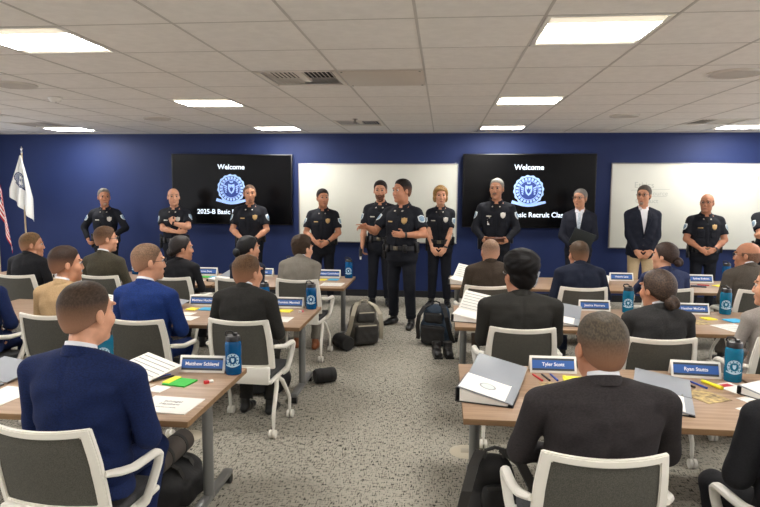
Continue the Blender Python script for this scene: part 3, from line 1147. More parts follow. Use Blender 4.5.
for yi, y in enumerate(LY):
    for xi, x in enumerate(LX):
        if yi >= 2 and not (xi in (0, 3) and yi < 4) or True:
            if yi == 2: lab = {1: 'large bright square ceiling light at the upper left edge of the photo', 2: 'large bright square ceiling light at the upper right of the photo'}.get(xi)
            elif yi == 3: lab = {1: 'square ceiling light behind the upper left one, halfway to the navy wall', 2: 'square ceiling light behind the upper right one, halfway to the navy wall'}.get(xi)
            elif yi == 4: lab = {0: 'small bright ceiling light close to the navy wall above the white flag', 1: 'small bright ceiling light close to the navy wall above the left screen', 2: 'small bright ceiling light close to the navy wall above the right screen', 3: 'small bright ceiling light close to the wall at the right edge'}.get(xi)
            else: lab = None
            if lab is None:
                lab = 'recessed square ceiling light out of the frame, over the rear of the room'
            make_light(x, y, lab)

# square air diffusers
slat_m = pm('vent_slat', (226, 220, 210), .45)
dark_m = pm('vent_dark', (40, 38, 36), .8)
VL = ['square slatted ceiling air vent, the largest, beside the flat metal panel', 'slatted ceiling air vent above the central whiteboard near the wall',
      'slatted ceiling air vent beside the far left ceiling light', 'slatted ceiling air vent cut by the left edge of the photo', 'slatted ceiling air vent beside the ceiling light at the right edge']
def make_vent(x, y, label):
    t = root('ceiling_vent', (x + GP / 2, y + GQ / 2, H), 0, label, 'air vent', 'square ceiling air vents')
    a, b = GP / 2 - .012, GQ / 2 - .012
    f = MB()
    for s in (1, -1):
        f.box((s * (a - .02), 0, .004), (.04, 2 * b, .012), bev=.003)
        f.box((0, s * (b - .02), .004), (2 * a, .04, .012), bev=.003)
    f.build('vent_frame', slat_m, t)
    MB().box((0, 0, .075), (2 * a - .01, 2 * b - .01, .01)).build('vent_backing', dark_m, t)
    f = MB()
    for k in range(0, 8):
        for s in (1, -1):
            xx = .052 + .255 * k / 7.0
            f.box((s * xx, 0, .012), (.013, 2 * (b - .035), .004), (0, R_(s * 30), 0))
    f.box((0, 0, .02), (.07, 2 * (b - .12), .02), bev=.008)
    f.build('vent_slats', slat_m, t)
for (x, y), l in zip(VENTS, VL):
    make_vent(x, y, l)
# flat return panel beside the big vent
t = root('ceiling_panel', (GX0 - GP / 2, GY0 + 2.5 * GQ, H), 0, 'flat beige metal ceiling panel with corner screws beside the large air vent', 'ceiling panel')
MB().box((0, 0, -.004), (GP - .02, GQ - .02, .008), bev=.002).build('panel_plate', pm('beige_panel', (205, 195, 182), .4), t)
for sx in (1, -1):
    for sy in (1, -1):
        MB().cyl((sx * .31, sy * .32, -.004), (sx * .31, sy * .32, -.012), .009, None, 10).build('screw', pm('screw_steel', (190, 200, 190), .25, metal=.8), t)
# ceiling speakers, smoke detector and sprinkler
def disc(name, x, y, r, label, cat, group=None):
    t = root(name, (x, y, H), 0, label, cat, group)
    MB().lathe([(0, -.016), (r * .86, -.014), (r * .9, -.006)], n=32).build('speaker_grille', pm('speaker_grille', (196, 190, 182), .6, bump=(500, .5, .003)), t)
    MB().lathe([(r * .9, -.006), (r * .93, -.016), (r, -.008), (r, .004), (r * .9, .004)], n=32).build('rim', pm('speaker_rim', (206, 200, 192), .5), t)
disc('ceiling_speaker', -3.90, 5.37, .19, 'round ceiling speaker at the left edge above the flags', 'ceiling speaker', 'round ceiling speakers')
disc('ceiling_speaker', -3.85, 8.09, .18, 'round ceiling speaker between the two left ceiling lights near the wall', 'ceiling speaker', 'round ceiling speakers')
disc('ceiling_speaker', 2.27, 5.22, .20, 'large round ceiling speaker near the right edge', 'ceiling speaker', 'round ceiling speakers')
disc('ceiling_speaker', 2.23, 8.05, .18, 'small round ceiling speaker above the right screen and whiteboard', 'ceiling speaker', 'round ceiling speakers')
t = root('smoke_detector', (-4.03, 6.16, H), 0, 'small round white smoke detector on the ceiling at left', 'smoke detector')
MB().lathe([(0, -.05), (.045, -.048), (.055, -.03), (.07, -.012), (.07, 0)], n=24).build('detector_body', white_metal, t)
MB().cyl((.02, -.02, -.048), (.02, -.02, -.053), .008, None, 8).build('test_button', pm('grey_plastic', (150, 148, 146), .5), t)
t = root('ceiling_sprinkler', (-1.18, 8.27, H), 0, 'small fire sprinkler head hanging from the ceiling above the vent', 'sprinkler')
MB().lathe([(.035, 0), (.035, -.006), (.012, -.01), (.010, -.03), (.004, -.045)], n=16).build('sprinkler_body', pm('sprinkler_metal', (120, 112, 102), .4, metal=.7), t)
MB().lathe([(0, -.052), (.028, -.052), (.028, -.049), (0, -.045)], n=16).build('deflector', MATS['sprinkler_metal'], t)

# ------------------------------------------------------------------ crest used on screens, flag and bottles
def crest(fn, r, z, full=True):
    """list of quads/polys in (u,v) -> mesh through fn(u,v,height)"""
    m = MB()
    bm = m.bm
    def poly(pts, mi=0, hh=0.0):
        A = [bm.verts.new(fn(u * r, v * r, z + hh)) for u, v in pts]
        f = bm.faces.new(A)
        f.material_index = mi
    def ring(r0, r1, n, mod=0, ph=0, gap=0, mi=0, a0=0, a1=2 * PI, hh=0.0):
        for i in range(n):
            if gap and i % gap == gap - 1:
                continue
            a, b = a0 + (a1 - a0) * i / n, a0 + (a1 - a0) * (i + 1) / n
            ra = r1 * (1 + mod * math.sin(ph + a * 16))
            rb = r1 * (1 + mod * math.sin(ph + b * 16))
            poly([(r0 * math.cos(a), r0 * math.sin(a)), (ra * math.cos(a), ra * math.sin(a)), (rb * math.cos(b), rb * math.sin(b)), (r0 * math.cos(b), r0 * math.sin(b))], mi, hh)
    if full:
        poly([(.8 * math.cos(2 * PI * i / 48), .8 * math.sin(2 * PI * i / 48)) for i in range(48)], 1, -.0003)
    ring(.86, .98, 96 if full else 40, .03)
    ring(.66, .83, 66 if full else 30, 0, 0, 3)
    ring(.60, .635, 64 if full else 30)
    # shield
    sh = [(-.22, .34), (0, .28), (.22, .34), (.24, .0), (.16, -.22), (0, -.36), (-.16, -.22), (-.24, .0)]
    poly([(0, -.36), (.16, -.22), (.24, .0), (.22, .34), (0, .28), (-.22, .34), (-.24, .0), (-.16, -.22)])
    if full:
        for k in range(4):   # wing feathers
            for s in (1, -1):
                a = R_(25 + 24 * k)
                p = [(s * (.30 + .02 * k), .18 - .12 * k), (s * (.54 - .03 * k), .30 - .16 * k), (s * (.52 - .03 * k), .20 - .16 * k), (s * (.30 + .01 * k), .09 - .12 * k)]
                poly(p if s > 0 else p[::-1])
        poly([(-.10, .42), (.10, .42), (.14, .56), (0, .50), (-.14, .56)][::1])
        # dark charge on the shield
        poly([(0, -.24), (.10, -.10), (.15, .12), (.05, .06), (0, .2), (-.05, .06), (-.15, .12), (-.10, -.10)], 1, .0006)
    # ribbon
    rb = [(-1.02, -.86), (-.95, -.62), (-.5, -.82), (0, -.90), (.5, -.82), (1.0, -.64), (1.14, -.82), (.95, -.92), (.5, -1.04), (0, -1.10), (-.5, -1.04), (-.9, -.92)]
    for i in range(5):
        a, b = rb[i + 1], rb[i + 2] if i < 4 else rb[5]
    top = [(-1.05, -.66), (-.7, -.76), (-.35, -.86), (0, -.89), (.35, -.86), (.7, -.76), (1.1, -.70)]
    bot = [(-1.12, -.86), (-.7, -.96), (-.35, -1.05), (0, -1.08), (.35, -1.05), (.7, -.96), (1.14, -.84)]
    for i in range(6):
        poly([bot[i], bot[i + 1], top[i + 1], top[i]])
    bmesh.ops.recalc_face_normals(bm, faces=bm.faces)
    return m

# ------------------------------------------------------------------ wall screens and whiteboards
black_gloss = pm('screen_glass', (7, 7, 9), .22, spec=.16)
bezel = pm('screen_bezel', (10, 10, 11), .35)
lit = em('screen_lettering', (214, 226, 240), .75)
lit2 = em('screen_crest', (150, 178, 232), .50)
lit3 = em('screen_crest_dark', (34, 58, 130), .35)
def screen(x0, x1, z0, z1, label, tilt):
    cx, cz = (x0 + x1) / 2, (z0 + z1) / 2
    w, h = x1 - x0, z1 - z0
    t = root('wall_screen', (cx, YW - .06, cz), 0, label, 'screen', 'wall mounted presentation screens')
    t.rotation_euler = (0, R_(tilt), 0)
    MB().box((0, .0, 0), (w, .05, h), bev=.006).build('housing', bezel, t)
    MB().box((0, -.0255, 0), (w - .03, .004, h - .03)).build('display', black_gloss, t)
    MB().box((0, .042, 0), (.6, .034, .5)).build('wall_bracket', bezel, t)
    lettering('Welcome', .118, lit, t, (0, -.029, h * .315), (PI / 2, 0, 0), 'lettering', .0005, .002)
    lettering('2025-B Basic Recruit Class', .112, lit, t, (.0, -.029, -h * .325), (PI / 2, 0, 0), 'lettering', .0005, .002)
    c = crest(lambda u, v, d: Vector((u, -.0285 - d, v)), .245, 0)
    o = c.build('crest', [lit2, lit3], t, smooth=False)
    o.location = (0, 0, .01)
    return t
k = (YW - .09) / YW
screen(-4.66 * k, -2.54 * k, 1.20, 2.385, 'large black wall screen left of the whiteboard, showing a blue crest and Welcome', .25)
screen(.325 * k, 2.46 * k, 1.20, 2.395, 'large black wall screen right of the whiteboard, showing a blue crest and Welcome', -.15)
wb_m = pm('whiteboard_surface', (226, 226, 214), .28, noise=(1.5, 3), rgb2=(220, 220, 209), spec=.4)
alu = pm('whiteboard_frame', (176, 174, 168), .35, metal=.6)
def board(x0, x1, z0, z1, label):
    cx, cz = (x0 + x1) / 2, (z0 + z1) / 2
    w, h = x1 - x0, z1 - z0
    t = root('whiteboard', (cx, YW - .014, cz), 0, label, 'whiteboard')
    MB().box((0, 0, 0), (w, .024, h)).build('writing_surface', wb_m, t, smooth=False)
    f = MB()
    f.box((0, -.006, h / 2), (w + .02, .034, .016), bev=.003)
    f.box((0, -.006, -h / 2), (w + .02, .034, .016), bev=.003)
    f.box((w / 2, -.006, 0), (.016, .034, h + .016), bev=.003)
    f.box((-w / 2, -.006, 0), (.016, .034, h + .016), bev=.003)
    f.build('board_frame', alu, t)
    return t
board(-2.41, .235, .925, 2.225, 'wide blank whiteboard on the navy wall between the two screens')
wb = board(2.69, 6.1, .895, 2.245, 'wide whiteboard with faint grey handwriting behind the man in khaki trousers')
ghost = pm('faded_marker_ink', (188, 190, 180), .5)
for (x, z, sz, tx) in ((-1.20, .33, .13, 'Ethics'), (-1.02, .20, .10, 'Resource'), (-1.15, .08, .10, 'Conduct'), (.42, .46, .12, 'Training')):
    lettering(tx, sz, ghost, wb, (x, -.0125, z), (PI / 2, 0, 0), 'handwriting', .0003)
for a, b in (((-1.40, .25), (-.80, .27)), ((-1.30, .14), (-.85, .155))):
    MB().tube([(a[0], -.0125, a[1]), ((a[0] + b[0]) / 2, -.0125, a[1] + .012), (b[0], -.0125, b[1])], .004, 6).build('marker_stroke', ghost, wb)

# ------------------------------------------------------------------ flags
def flag(x, y, h, label, us):
    t = root('flag_stand', (x, y, 0), 0, label, 'flag')
    wood = pm('flag_pole_wood', (196, 176, 140), .4)
    brass = pm('flag_brass', (190, 170, 120), .3, metal=.7)
    MB().lathe([(0, 0), (.15, 0), (.155, .02), (.05, .05), (.03, .09), (.025, .09), (0, .09)], n=28).build('flag_base', brass, t)
    MB().cyl((0, 0, .08), (0, 0, h - .12), .015, .013, 14).build('flag_pole', wood, t)
    MB().lathe([(0, h - .12), (.018, h - .12), (.02, h - .10), (.010, h - .085), (.03, h - .05), (.012, h - .03), (.0, h)], n=12, sy=.5).build('spearhead', pm('spear_silver', (200, 200, 205), .25, metal=.8), t)
    NU, NV = 46, 52
    hoist, fly = .98, 1.25
    zt = h - .16
    def P(u, v):
        # the cloth hangs from the top of the pole in soft upright pleats
        if us:
            z = zt - v * .66 - u * .95 + .05 * math.sin(u * 3)
            fx = .02 + .30 * u ** .8 * (.55 + .45 * v) - .05 * v
        else:
            lx = -.015 - .20 * min(1, v * 1.25) + .08 * max(0, v - .8) * 5 * 0
            rx = .015 + .17 * min(1, v * 1.55)
            fx = lx + (rx - lx) * u
            z = zt - v * (.70 + .42 * u)
        fy = -.030 - .035 * math.sin(u * 17 + v * 1.5) * (.25 + .75 * v) - .02 * u
        return Vector((fx, fy, z))
    bm = bmesh.new()
    V = [[bm.verts.new(P(i / NU, j / NV)) for j in range(NV + 1)] for i in range(NU + 1)]
    for i in range(NU):
        for j in range(NV):
            f = bm.faces.new((V[i][j], V[i + 1][j], V[i + 1][j + 1], V[i][j + 1]))
            f.smooth = True
            if us:
                u, v = (i + .5) / NU, (j + .5) / NV
                st = int(v * 13)
                f.material_index = 0 if st % 2 == 0 else 1
                if u < .5 and v < 7 / 13:
                    f.material_index = 2
    bmesh.ops.recalc_face_normals(bm, faces=bm.faces)
    me = bpy.data.meshes.new('flag_cloth')
    bm.to_mesh(me)
    bm.free()
    if us:
        ms = [cloth('flag_red', (178, 40, 48), 1.1), cloth('flag_white', (228, 224, 218), 1.03), cloth('flag_blue', (30, 38, 82), 1.1)]
    else:
        ms = [cloth('flag_plain_white', (226, 226, 222), 1.03)]
    o = link('flag_cloth', me, ms, t)
    sm = o.modifiers.new('thickness', 'SOLIDIFY')
    sm.thickness = .003
    sm.offset = 0
    if us:
        s = MB()
        for r in range(9):
            for c in range(6 if r % 2 == 0 else 5):
                u = .5 * (c + (.5 if r % 2 == 0 else 1)) / 6
                v = 7 / 13 * (r + .5) / 9
                p = P(u, v)
                du = (P(u + .004, v) - p).normalized()
                dv = (P(u, v - .004) - p).normalized()
                n = du.cross(dv).normalized()
                if n.y > 0:
                    n = -n
                pts = [p + n * .0035 + du * (.020 if k % 2 == 0 else .008) * math.sin(k * PI / 5) + dv * (.020 if k % 2 == 0 else .008) * math.cos(k * PI / 5) for k in range(10)]
                s.bm.faces.new([s.bm.verts.new(q) for q in pts])
        s.build('stars', ms[1], o, smooth=False)
    else:
        def fn(u, v, d):
            uu, vv = .40 + u / .37, .47 - v / .90
            p = P(uu, vv)
            n = (P(uu + .01, vv) - p).cross(P(uu, vv - .01) - p).normalized()
            if n.y > 0:
                n = -n
            return p + n * (.004 + d)
        crest(fn, .13, 0).build('flag_crest', [pm('crest_blue', (44, 62, 104), .8), pm('crest_pale', (150, 160, 180), .8)], o, smooth=False)
        gold = pm('flag_cord', (176, 160, 120), .7)
    return t
flag(-7.10, 9.86, 2.50, 'white flag with a blue round crest hanging from a wooden pole, silver spear tip', False)
flag(-7.46, 9.66, 2.46, 'red, white and blue starred striped flag at the left edge', True)

# ------------------------------------------------------------------ tables
top_m = wood_mat('table_laminate', (146, 118, 94), (170, 142, 116))
edge_m = wood_mat('table_edge_band', (120, 92, 64), (140, 110, 78))
leg_m = pm('table_leg_metal', (128, 128, 126), .38, metal=.45)
blk = pm('black_caster', (18, 18, 19), .45)
TZ = .69
TABLES = {}
def table(key, x0, x1, yn, yf, label):
    cx, cy = (x0 + x1) / 2, (yn + yf) / 2
    w, d = x1 - x0, yf - yn
    t = root('training_table', (cx, cy, 0), 0, label, 'table', 'wood topped training tables')
    m = MB().box((0, 0, TZ - .016), (w, d, .032), bev=.004)
    for f in m.bm.faces:
        f.normal_update()
        f.material_index = 0 if f.normal.z > .9 else 1
    m.build('tabletop', [top_m, edge_m], t)
    for s in (1, -1):
        x = s * (w / 2 - .085)
        l = MB().cyl((x, 0, .07), (x, 0, TZ - .032), .030, None, 20).box((x, 0, TZ - .045), (.09, .30, .025), bev=.005).build('leg', leg_m, t)
        MB().box((x, 0, .072), (.055, .66, .035), bev=.010).build('foot', leg_m, l)
        for q in (1, -1):
            MB().cyl((x - .022, q * .305, .030), (x + .022, q * .305, .030), .030, None, 16).box((x, q * .30, .05), (.03, .03, .03)).build('caster', blk, l)
    MB().box((0, .0, TZ - .046), (w - .25, .05, .026), bev=.004).build('support_beam', leg_m, t)
    TABLES[key] = (x0, x1, yn, yf)
    return t
table('L1', -2.74, -1.21, 2.77, 3.68, 'wood topped table at the lower left, nearest the camera on that side')
table('L1b', -4.30, -2.76, 2.77, 3.68, 'wood topped table cut by the left edge, holding the open grey binder')
table('L2', -2.68, -1.14, 4.82, 5.73, 'middle wood topped table on the left, with the dark suited man at its end')
table('L2b', -4.24, -2.70, 4.82, 5.73, 'wood topped table with striped papers in front of the man in the tan jacket')
table('L3', -2.66, -1.10, 6.83, 7.80, 'back wood topped table on the left, at the grey suited man')
table('L3b', -4.24, -2.68, 6.83, 7.80, 'back wood topped table before the olive jacket and the dark haired woman')
table('L3c', -5.80, -4.26, 6.83, 7.80, 'back wood topped table beside the flags at the far left')
table('R1', .12, 1.80, 2.97, 3.94, 'light wood topped table at the lower right, nearest the camera on that side')
table('R1b', 1.82, 3.50, 2.97, 3.94, 'wood topped table cut by the lower right edge')
table('R2', .12, 1.80, 5.02, 5.98, 'middle wood topped table on the right, at the man with thick black hair')
table('R2b', 1.82, 3.50, 5.02, 5.98, 'middle wood topped table at the right edge, beside the light grey jacket')
table('R3', .11, 1.79, 7.10, 8.06, 'back wood topped table on the right, at the bald man in brown')
table('R3b', 1.81, 3.50, 7.10, 8.06, 'back wood topped table on the right, at the woman in the blue jacket')
table('R3c', 3.52, 5.20, 7.10, 8.06, 'back wood topped table at the right edge near the wall')

# ------------------------------------------------------------------ chairs
ch_white = pm('chair_white_plastic', (226, 222, 212), .38, bump=(90, .05, .002))
ch_mesh = pm('chair_back_mesh', (62, 61, 55), .75, noise=(260, 1), rgb2=(84, 82, 74), bump=(420, .5, .003))
ch_seat = pm('chair_seat_fabric', (44, 44, 46), .9, noise=(200, 2), rgb2=(58, 58, 60), bump=(240, .4, .003))
def chair_proto():
    t = bpy.data.objects.new('training_chair', None)
    COL.objects.link(t)
    # back: a bowed rectangular loop with a mesh panel; leans back towards the top
    ZT, ZB = .87, .50
    def bp(u, v, off=0):
        # u -1..1 across, v 0 bottom .. 1 top
        z = ZB + (ZT - ZB) * v
        hw = .245 - .020 * v + .010 * math.sin(PI * v)
        y = -.185 - .085 * v - .035 * math.sin(PI * min(1, v * .9)) * 0 + .045 * (u * u) + .018 * math.cos(v * PI) * 0
        z = z + (.012 * u * u if v > .5 else 0)
        return Vector((u * hw, y + off, z))
    def frame_ring(inset_u, inset_v):
        pts = []
        n = 14
        a, b = 1 - inset_u, inset_v
        for i in range(n): pts.append((-a + 2 * a * i / n, b))
        for i in range(n): pts.append((a, b + (1 - 2 * b) * i / n))
        for i in range(n): pts.append((a - 2 * a * i / n, 1 - b))
        for i in range(n): pts.append((-a, 1 - b - (1 - 2 * b) * i / n))
        return pts
    o_ = frame_ring(0, 0)
    i_ = frame_ring(.16, .085)
    m = MB()
    rows = []
    for ring, off in ((o_, -.012), (o_, .014), (i_, .016), (i_, -.014)):
        rows.append([m.bm.verts.new(bp(u, v, off)) for u, v in ring])
    n = len(o_)
    for a in range(4):
        A, B = rows[a], rows[(a + 1) % 4]
        for j in range(n):
            m.bm.faces.new((A[j], A[(j + 1) % n], B[(j + 1) % n], B[j]))
    bmesh.ops.recalc_face_normals(m.bm, faces=m.bm.faces)
    be = [e for e in m.bm.edges if len(e.link_faces) == 2 and e.calc_face_angle(0) > .8]
    bmesh.ops.bevel(m.bm, geom=be, offset=.005, segments=2, affect='EDGES')
    m.build('back_frame', ch_white, t)
    m = MB()
    N, K = 16, 14
    for off in (-.004, .004):
        V = [[m.bm.verts.new(bp(-.86 + 1.72 * i / N, .075 + .85 * j / K, off - .006 * math.sin(PI * i / N) * math.sin(PI * j / K))) for j in range(K + 1)] for i in range(N + 1)]
        for i in range(N):
            for j in range(K):
                m.bm.faces.new((V[i][j], V[i + 1][j], V[i + 1][j + 1], V[i][j + 1]))
    m.build('back_mesh', ch_mesh, t)
    # seat
    def slab(w, d, z0, z1, y0, bev):
        return MB().box((0, y0, (z0 + z1) / 2), (w, d, z1 - z0), bev=bev, seg=3)
    slab(.46, .43, .425, .468, .03, .018).build('seat_cushion', ch_seat, t)
    sh = slab(.48, .45, .395, .424, .025, .012)
    sh.box((0, -.185, .455), (.44, .045, .13), bev=.012)
    sh.build('seat_shell', ch_white, t)
    for s in (1, -1):
        # arm: leaves the back post, runs forward, drops to the seat shell
        p0 = bp(s * .98, .47) + Vector((s * .006, .004, 0))
        arm = [p0, p0 + Vector((s * .035, .06, -.012)), Vector((s * .290, -.04, .645)), Vector((s * .296, .06, .645)), Vector((s * .296, .125, .641)), Vector((s * .294, .155, .622)), Vector((s * .290, .150, .58)), Vector((s * .278, .115, .50)), Vector((s * .262, .085, .425)), Vector((s * .235, .06, .408))]
        m = MB()
        pts = [arm[0]]
        for i in range(1, len(arm) - 1):     # soften the path
            a, b, c = arm[i - 1], arm[i], arm[i + 1]
            pts += [b * .7 + a * .3, b * .9 + a * .05 + c * .05, b * .7 + c * .3]
        pts.append(arm[-1])
        m.tube(pts, [.013] + [.017] * (len(pts) - 2) + [.016], 10, sx=1.25)
        m.build('armrest', ch_white, t)
        for q in (1, -1):
            hub = Vector((s * .215, q * .02, .385))
            lp = [Vector((s * .20, q * .0, .392)), hub, Vector((s * .232, q * .07, .345)), Vector((s * .246, q * .175, .205)), Vector((s * .248, q * .195, .16)), Vector((s * .248, q * .200, .075))]
            m = MB().tube(lp, [.016, .017, .0165, .015, .0145, .012], 12)
            lg = m.build('leg', ch_white, t)
            c = Vector((s * .248, q * .215, .031))
            w = MB()
            for e in (1, -1):
                w.lathe([(0, -.009), (.026, -.009), (.031, -.005), (.031, .005), (.026, .009), (0, .009)], n=20)
                for v in w.bm.verts:
                    pass
            w = MB()
            for e in (1, -1):
                x0 = c.x + e * .015
                w.cyl((x0 - .009, c.y, c.z), (x0 + .009, c.y, c.z), .031, None, 20)
            w.cyl((c.x - .012, c.y, c.z), (c.x + .012, c.y, c.z), .010, None, 10)
            w.tube([(c.x, q * .200, .085), (c.x, q * .203, .062), (c.x, c.y, c.z)], .009, 8)
            w.build('caster', ch_white, lg)
    return t
CH = chair_proto()
CHN = [0]
def chair(x, yb, rz, label):
    """yb: where the top of the back stands"""
    o = CH if CHN[0] == 0 else copy_tree(CH)
    CHN[0] += 1
    o.location = (x + .26 * -math.sin(R_(rz)) , yb + .26 * math.cos(R_(rz)), 0)
    o.rotation_euler = (0, 0, R_(rz))
    return tag(o, label, 'chair', 'white framed mesh back chairs')
# ------------------------------------------------------------------ chairs in place (x, top of back, turn)
chair(-1.58, 2.17, -4, 'white framed chair of the man in the navy suit, nearest at the lower left')
chair(-1.455, 4.20, -3, 'white framed chair of the man in the dark suit, middle left table')
chair(-2.20, 4.12, -3, 'white framed chair under the man in the bright blue suit')
chair(-2.92, 4.20, -3, 'white framed chair under the man in the tan jacket')
chair(-3.66, 4.20, -3, 'white framed chair mostly cut off by the left edge, beside the tan jacket chair')
chair(-4.57, 6.10, -3, 'white framed chair of the man in black at the far left')
chair(-3.67, 6.18, -3, 'white framed chair of the man in the olive jacket')
chair(-2.87, 6.18, -3, 'white framed chair of the dark haired woman in black, behind the blue suit')
chair(-2.16, 6.20, -3, 'white framed chair of the woman with a low black bun')
chair(-1.50, 6.20, -3, 'white framed chair of the man in the grey suit by the aisle')
chair(.60, 2.17, 3, 'white framed chair of the broad man in charcoal, bottom centre right')
chair(1.44, 2.12, 4, 'white framed chair cut by the lower right corner')
chair(.565, 4.20, 2, 'white framed chair under the man with thick black hair')
chair(1.42, 4.02, 2, 'white framed chair of the woman with a low brown bun in black')
chair(2.27, 4.10, 3, 'white framed chair under the light grey jacket at the right edge')
chair(.46, 6.05, 2, 'white framed chair of the bald man in brown')
chair(1.39, 6.08, 2, 'white framed chair of the man in the dark navy suit, right side back row')
chair(2.22, 6.15, 2, 'white framed chair of the woman in the blue jacket')
chair(3.08, 6.15, 2, 'white framed chair of the bald man with glasses in olive grey')

# ------------------------------------------------------------------ people
def C_(n, c, **k):
    return cloth(n, c, **k)
navy_s = C_('navy_suit', (12, 25, 60))
dk = C_('black_suit', (30, 29, 27))
blue_s = C_('blue_suit', (15, 37, 86))
tan_s = C_('tan_jacket', (160, 133, 98), amt=1.1)
olive_s = C_('olive_jacket', (58, 54, 43))
bk2 = C_('black_wool', (22, 22, 25))
bunnavy = C_('dark_navy_jacket', (26, 32, 46))
grey_s = C_('grey_suit', (112, 107, 98), amt=1.12)
char_s = C_('charcoal_suit', (40, 36, 37), amt=1.15)
blk_s = C_('black_jacket', (34, 33, 30), amt=1.15)
bun_s = C_('black_blazer', (38, 37, 37))
lgrey = C_('light_grey_jacket', (144, 136, 130), amt=1.08)
brown_s = C_('brown_suit', (52, 43, 35))
dnavy = C_('deep_navy_suit', (20, 25, 40))
wblue = C_('slate_blue_jacket', (42, 49, 76))
ogrey = C_('olive_grey_jacket', (70, 64, 57))
black_l = pm('black_loafer', (20, 19, 19), .3)
tan_l = pm('tan_leather_shoe', (128, 74, 42), .35, noise=(20, 3), rgb2=(150, 90, 52))
SK = dict(pale=(202, 149, 119), mid=(190, 136, 106), warm=(176, 121, 92), dark=(160, 112, 86))
def seated(x, yb, top, label, mat, rz=-3, **k):
    d = dict(loc=(x - .0, yb + .255), rz=rz, top=top, label=label, sit=True, dress='suit', top_mat=mat, leg_mat=k.pop('leg', mat), shoe_mat=black_l)
    d.update(k)
    return human(d)
# left block
seated(-1.54, 2.17, 1.405, 'person in a navy suit with close cropped brown hair, seen from behind, lower left', navy_s, rz=-6, hyaw=-15, hair=(74, 58, 46), fade=(176, 136, 112), style='crop', recede=.0, fine=.0045, cres=.0085, crease=.0032, skin=SK['pale'], bulk=1.05, wide=1.34, spread=.09, foot=.24)
seated(-1.49, 4.18, 1.30, 'person in a dark suit with light brown crew cut, middle left table', dk, rz=-5, hyaw=-26, hair=(104, 76, 52), fade=(150, 110, 84), style='short', fine=.005, cres=.010, skin=SK['mid'], bulk=1.0)
seated(-2.235, 4.14, 1.385, 'person in a bright blue suit with glasses and shaved sides, profile to the right', blue_s, rz=-8, hyaw=-44, hair=(134, 104, 82), fade=(206, 158, 132), style='crop', glasses=True, profile=True, fine=.005, cres=.010, skin=SK['pale'], bulk=1.06)
seated(-2.95, 4.22, 1.345, 'person in a tan jacket with dark brown hair, turned to the right', tan_s, rz=-6, hyaw=-42, hair=(62, 44, 36), fade=(110, 80, 64), style='short', vol=1.1, profile=True, fine=.0055, skin=SK['mid'])
seated(-3.68, 4.22, 1.34, 'person in navy trousers cut off by the left edge, only a hand and knee showing', navy_s, rz=-4, hyaw=-30, hair=(60, 45, 36), skin=SK['mid'], fine=.008, res=.014)
seated(-4.60, 6.08, 1.30, 'person in black with short blond brown hair beside the flags', bk2, rz=-8, hyaw=-48, hair=(128, 98, 66), fade=(190, 146, 116), style='crop', profile=True, shirt_collar=False, skin=SK['mid'])
seated(-3.73, 6.16, 1.375, 'person in an olive jacket with glasses and brown hair', olive_s, rz=-8, hyaw=-40, hair=(104, 76, 54), fade=(196, 152, 124), style='short', glasses=True, profile=True, skin=SK['pale'])
seated(-2.86, 6.18, 1.285, 'person in black with dark hair tied back, seated behind the blue suit', bk2, rz=-8, hyaw=-48, female=True, hair=(38, 30, 28), style='bun', bunpos=(-.03, -.10), profile=True, shirt_collar=False, skin=SK['mid'], arms={})
seated(-2.13, 6.27, 1.285, 'person in dark navy with a low black bun', bunnavy, rz=-8, hyaw=-44, arms={'R': ((.115, .225, .20), (.4, -1, -.2), (-.45, .9, -.25), (0, .1, -1), .5), 'L': ((-.115, .225, .20), (-.4, -1, -.2), (.45, .9, -.25), (0, .1, -1), .5)}, female=True, wide=1.0, hair=(14, 12, 13), style='bun', bunpos=(-.03, -.12), profile=True, shirt_collar=False, skin=SK['pale'])
seated(-1.56, 6.22, 1.285, 'person in a light grey suit with curly brown hair, by the aisle', grey_s, rz=-8, hyaw=-30, hair=(72, 54, 42), arms={'R': ((.115, .225, .20), (.4, -1, -.2), (-.45, .9, -.25), (0, .1, -1), .5), 'L': ((-.115, .225, .20), (-.4, -1, -.2), (.45, .9, -.25), (0, .1, -1), .5)}, wide=1.08, style='full', vol=.9, profile=True, skin=SK['pale'], shirt_mat=pm('pale_blue_shirt', (190, 205, 222), .8), shoe_mat=tan_l)
# right block
seated(.645, 2.17, 1.325, 'person in a charcoal suit with a grey brown flat top, seen from behind', char_s, rz=4, hyaw=7, hair=(96, 84, 70), fade=(158, 122, 98), style='short', fine=.0045, cres=.0085, crease=.0034, skin=SK['warm'], bulk=1.16, wide=1.30, fat=1.12, spread=.11, arms={'R': ((.13, .23, .23), (1.2, -.5, .1), (-.5, .9, -.2), (0, .1, -1), .5), 'L': ((-.13, .23, .23), (-1.2, -.5, .1), (.5, .9, -.2), (0, .1, -1), .5)})
seated(1.42, 2.12, 1.36, 'person in a black suit cut off by the lower right corner', bk2, rz=8, hyaw=20, hair=(50, 40, 34), fine=.006, cres=.009, skin=SK['mid'], spread=.17, foot=.27, lean=2, wide=1.25, bulk=1.15)
seated(.575, 4.20, 1.345, 'person in a black jacket with thick black hair and glasses', blk_s, rz=2, hyaw=18, hair=(13, 11, 11), style='full', vol=1.35, glasses=True, fine=.005, cres=.010, skin=SK['warm'], bulk=1.16, wide=1.3, fat=1.12, head=1.28, shirt_collar=False)
seated(1.48, 4.03, 1.275, 'person in a black blazer with brown hair in a low bun and white collar', bun_s, rz=3, hyaw=26, female=True, hair=(66, 50, 40), style='bun', bunpos=(-.055, -.115), profile=True, fine=.005, cres=.010, skin=SK['warm'], bulk=1.1)
seated(2.30, 4.16, 1.29, 'person in a light grey jacket cut by the right edge, face in profile', lgrey, rz=8, hyaw=44, hair=(120, 92, 62), style='bun', profile=True, female=True, skin=SK['pale'], fine=.0055, shirt_collar=True)
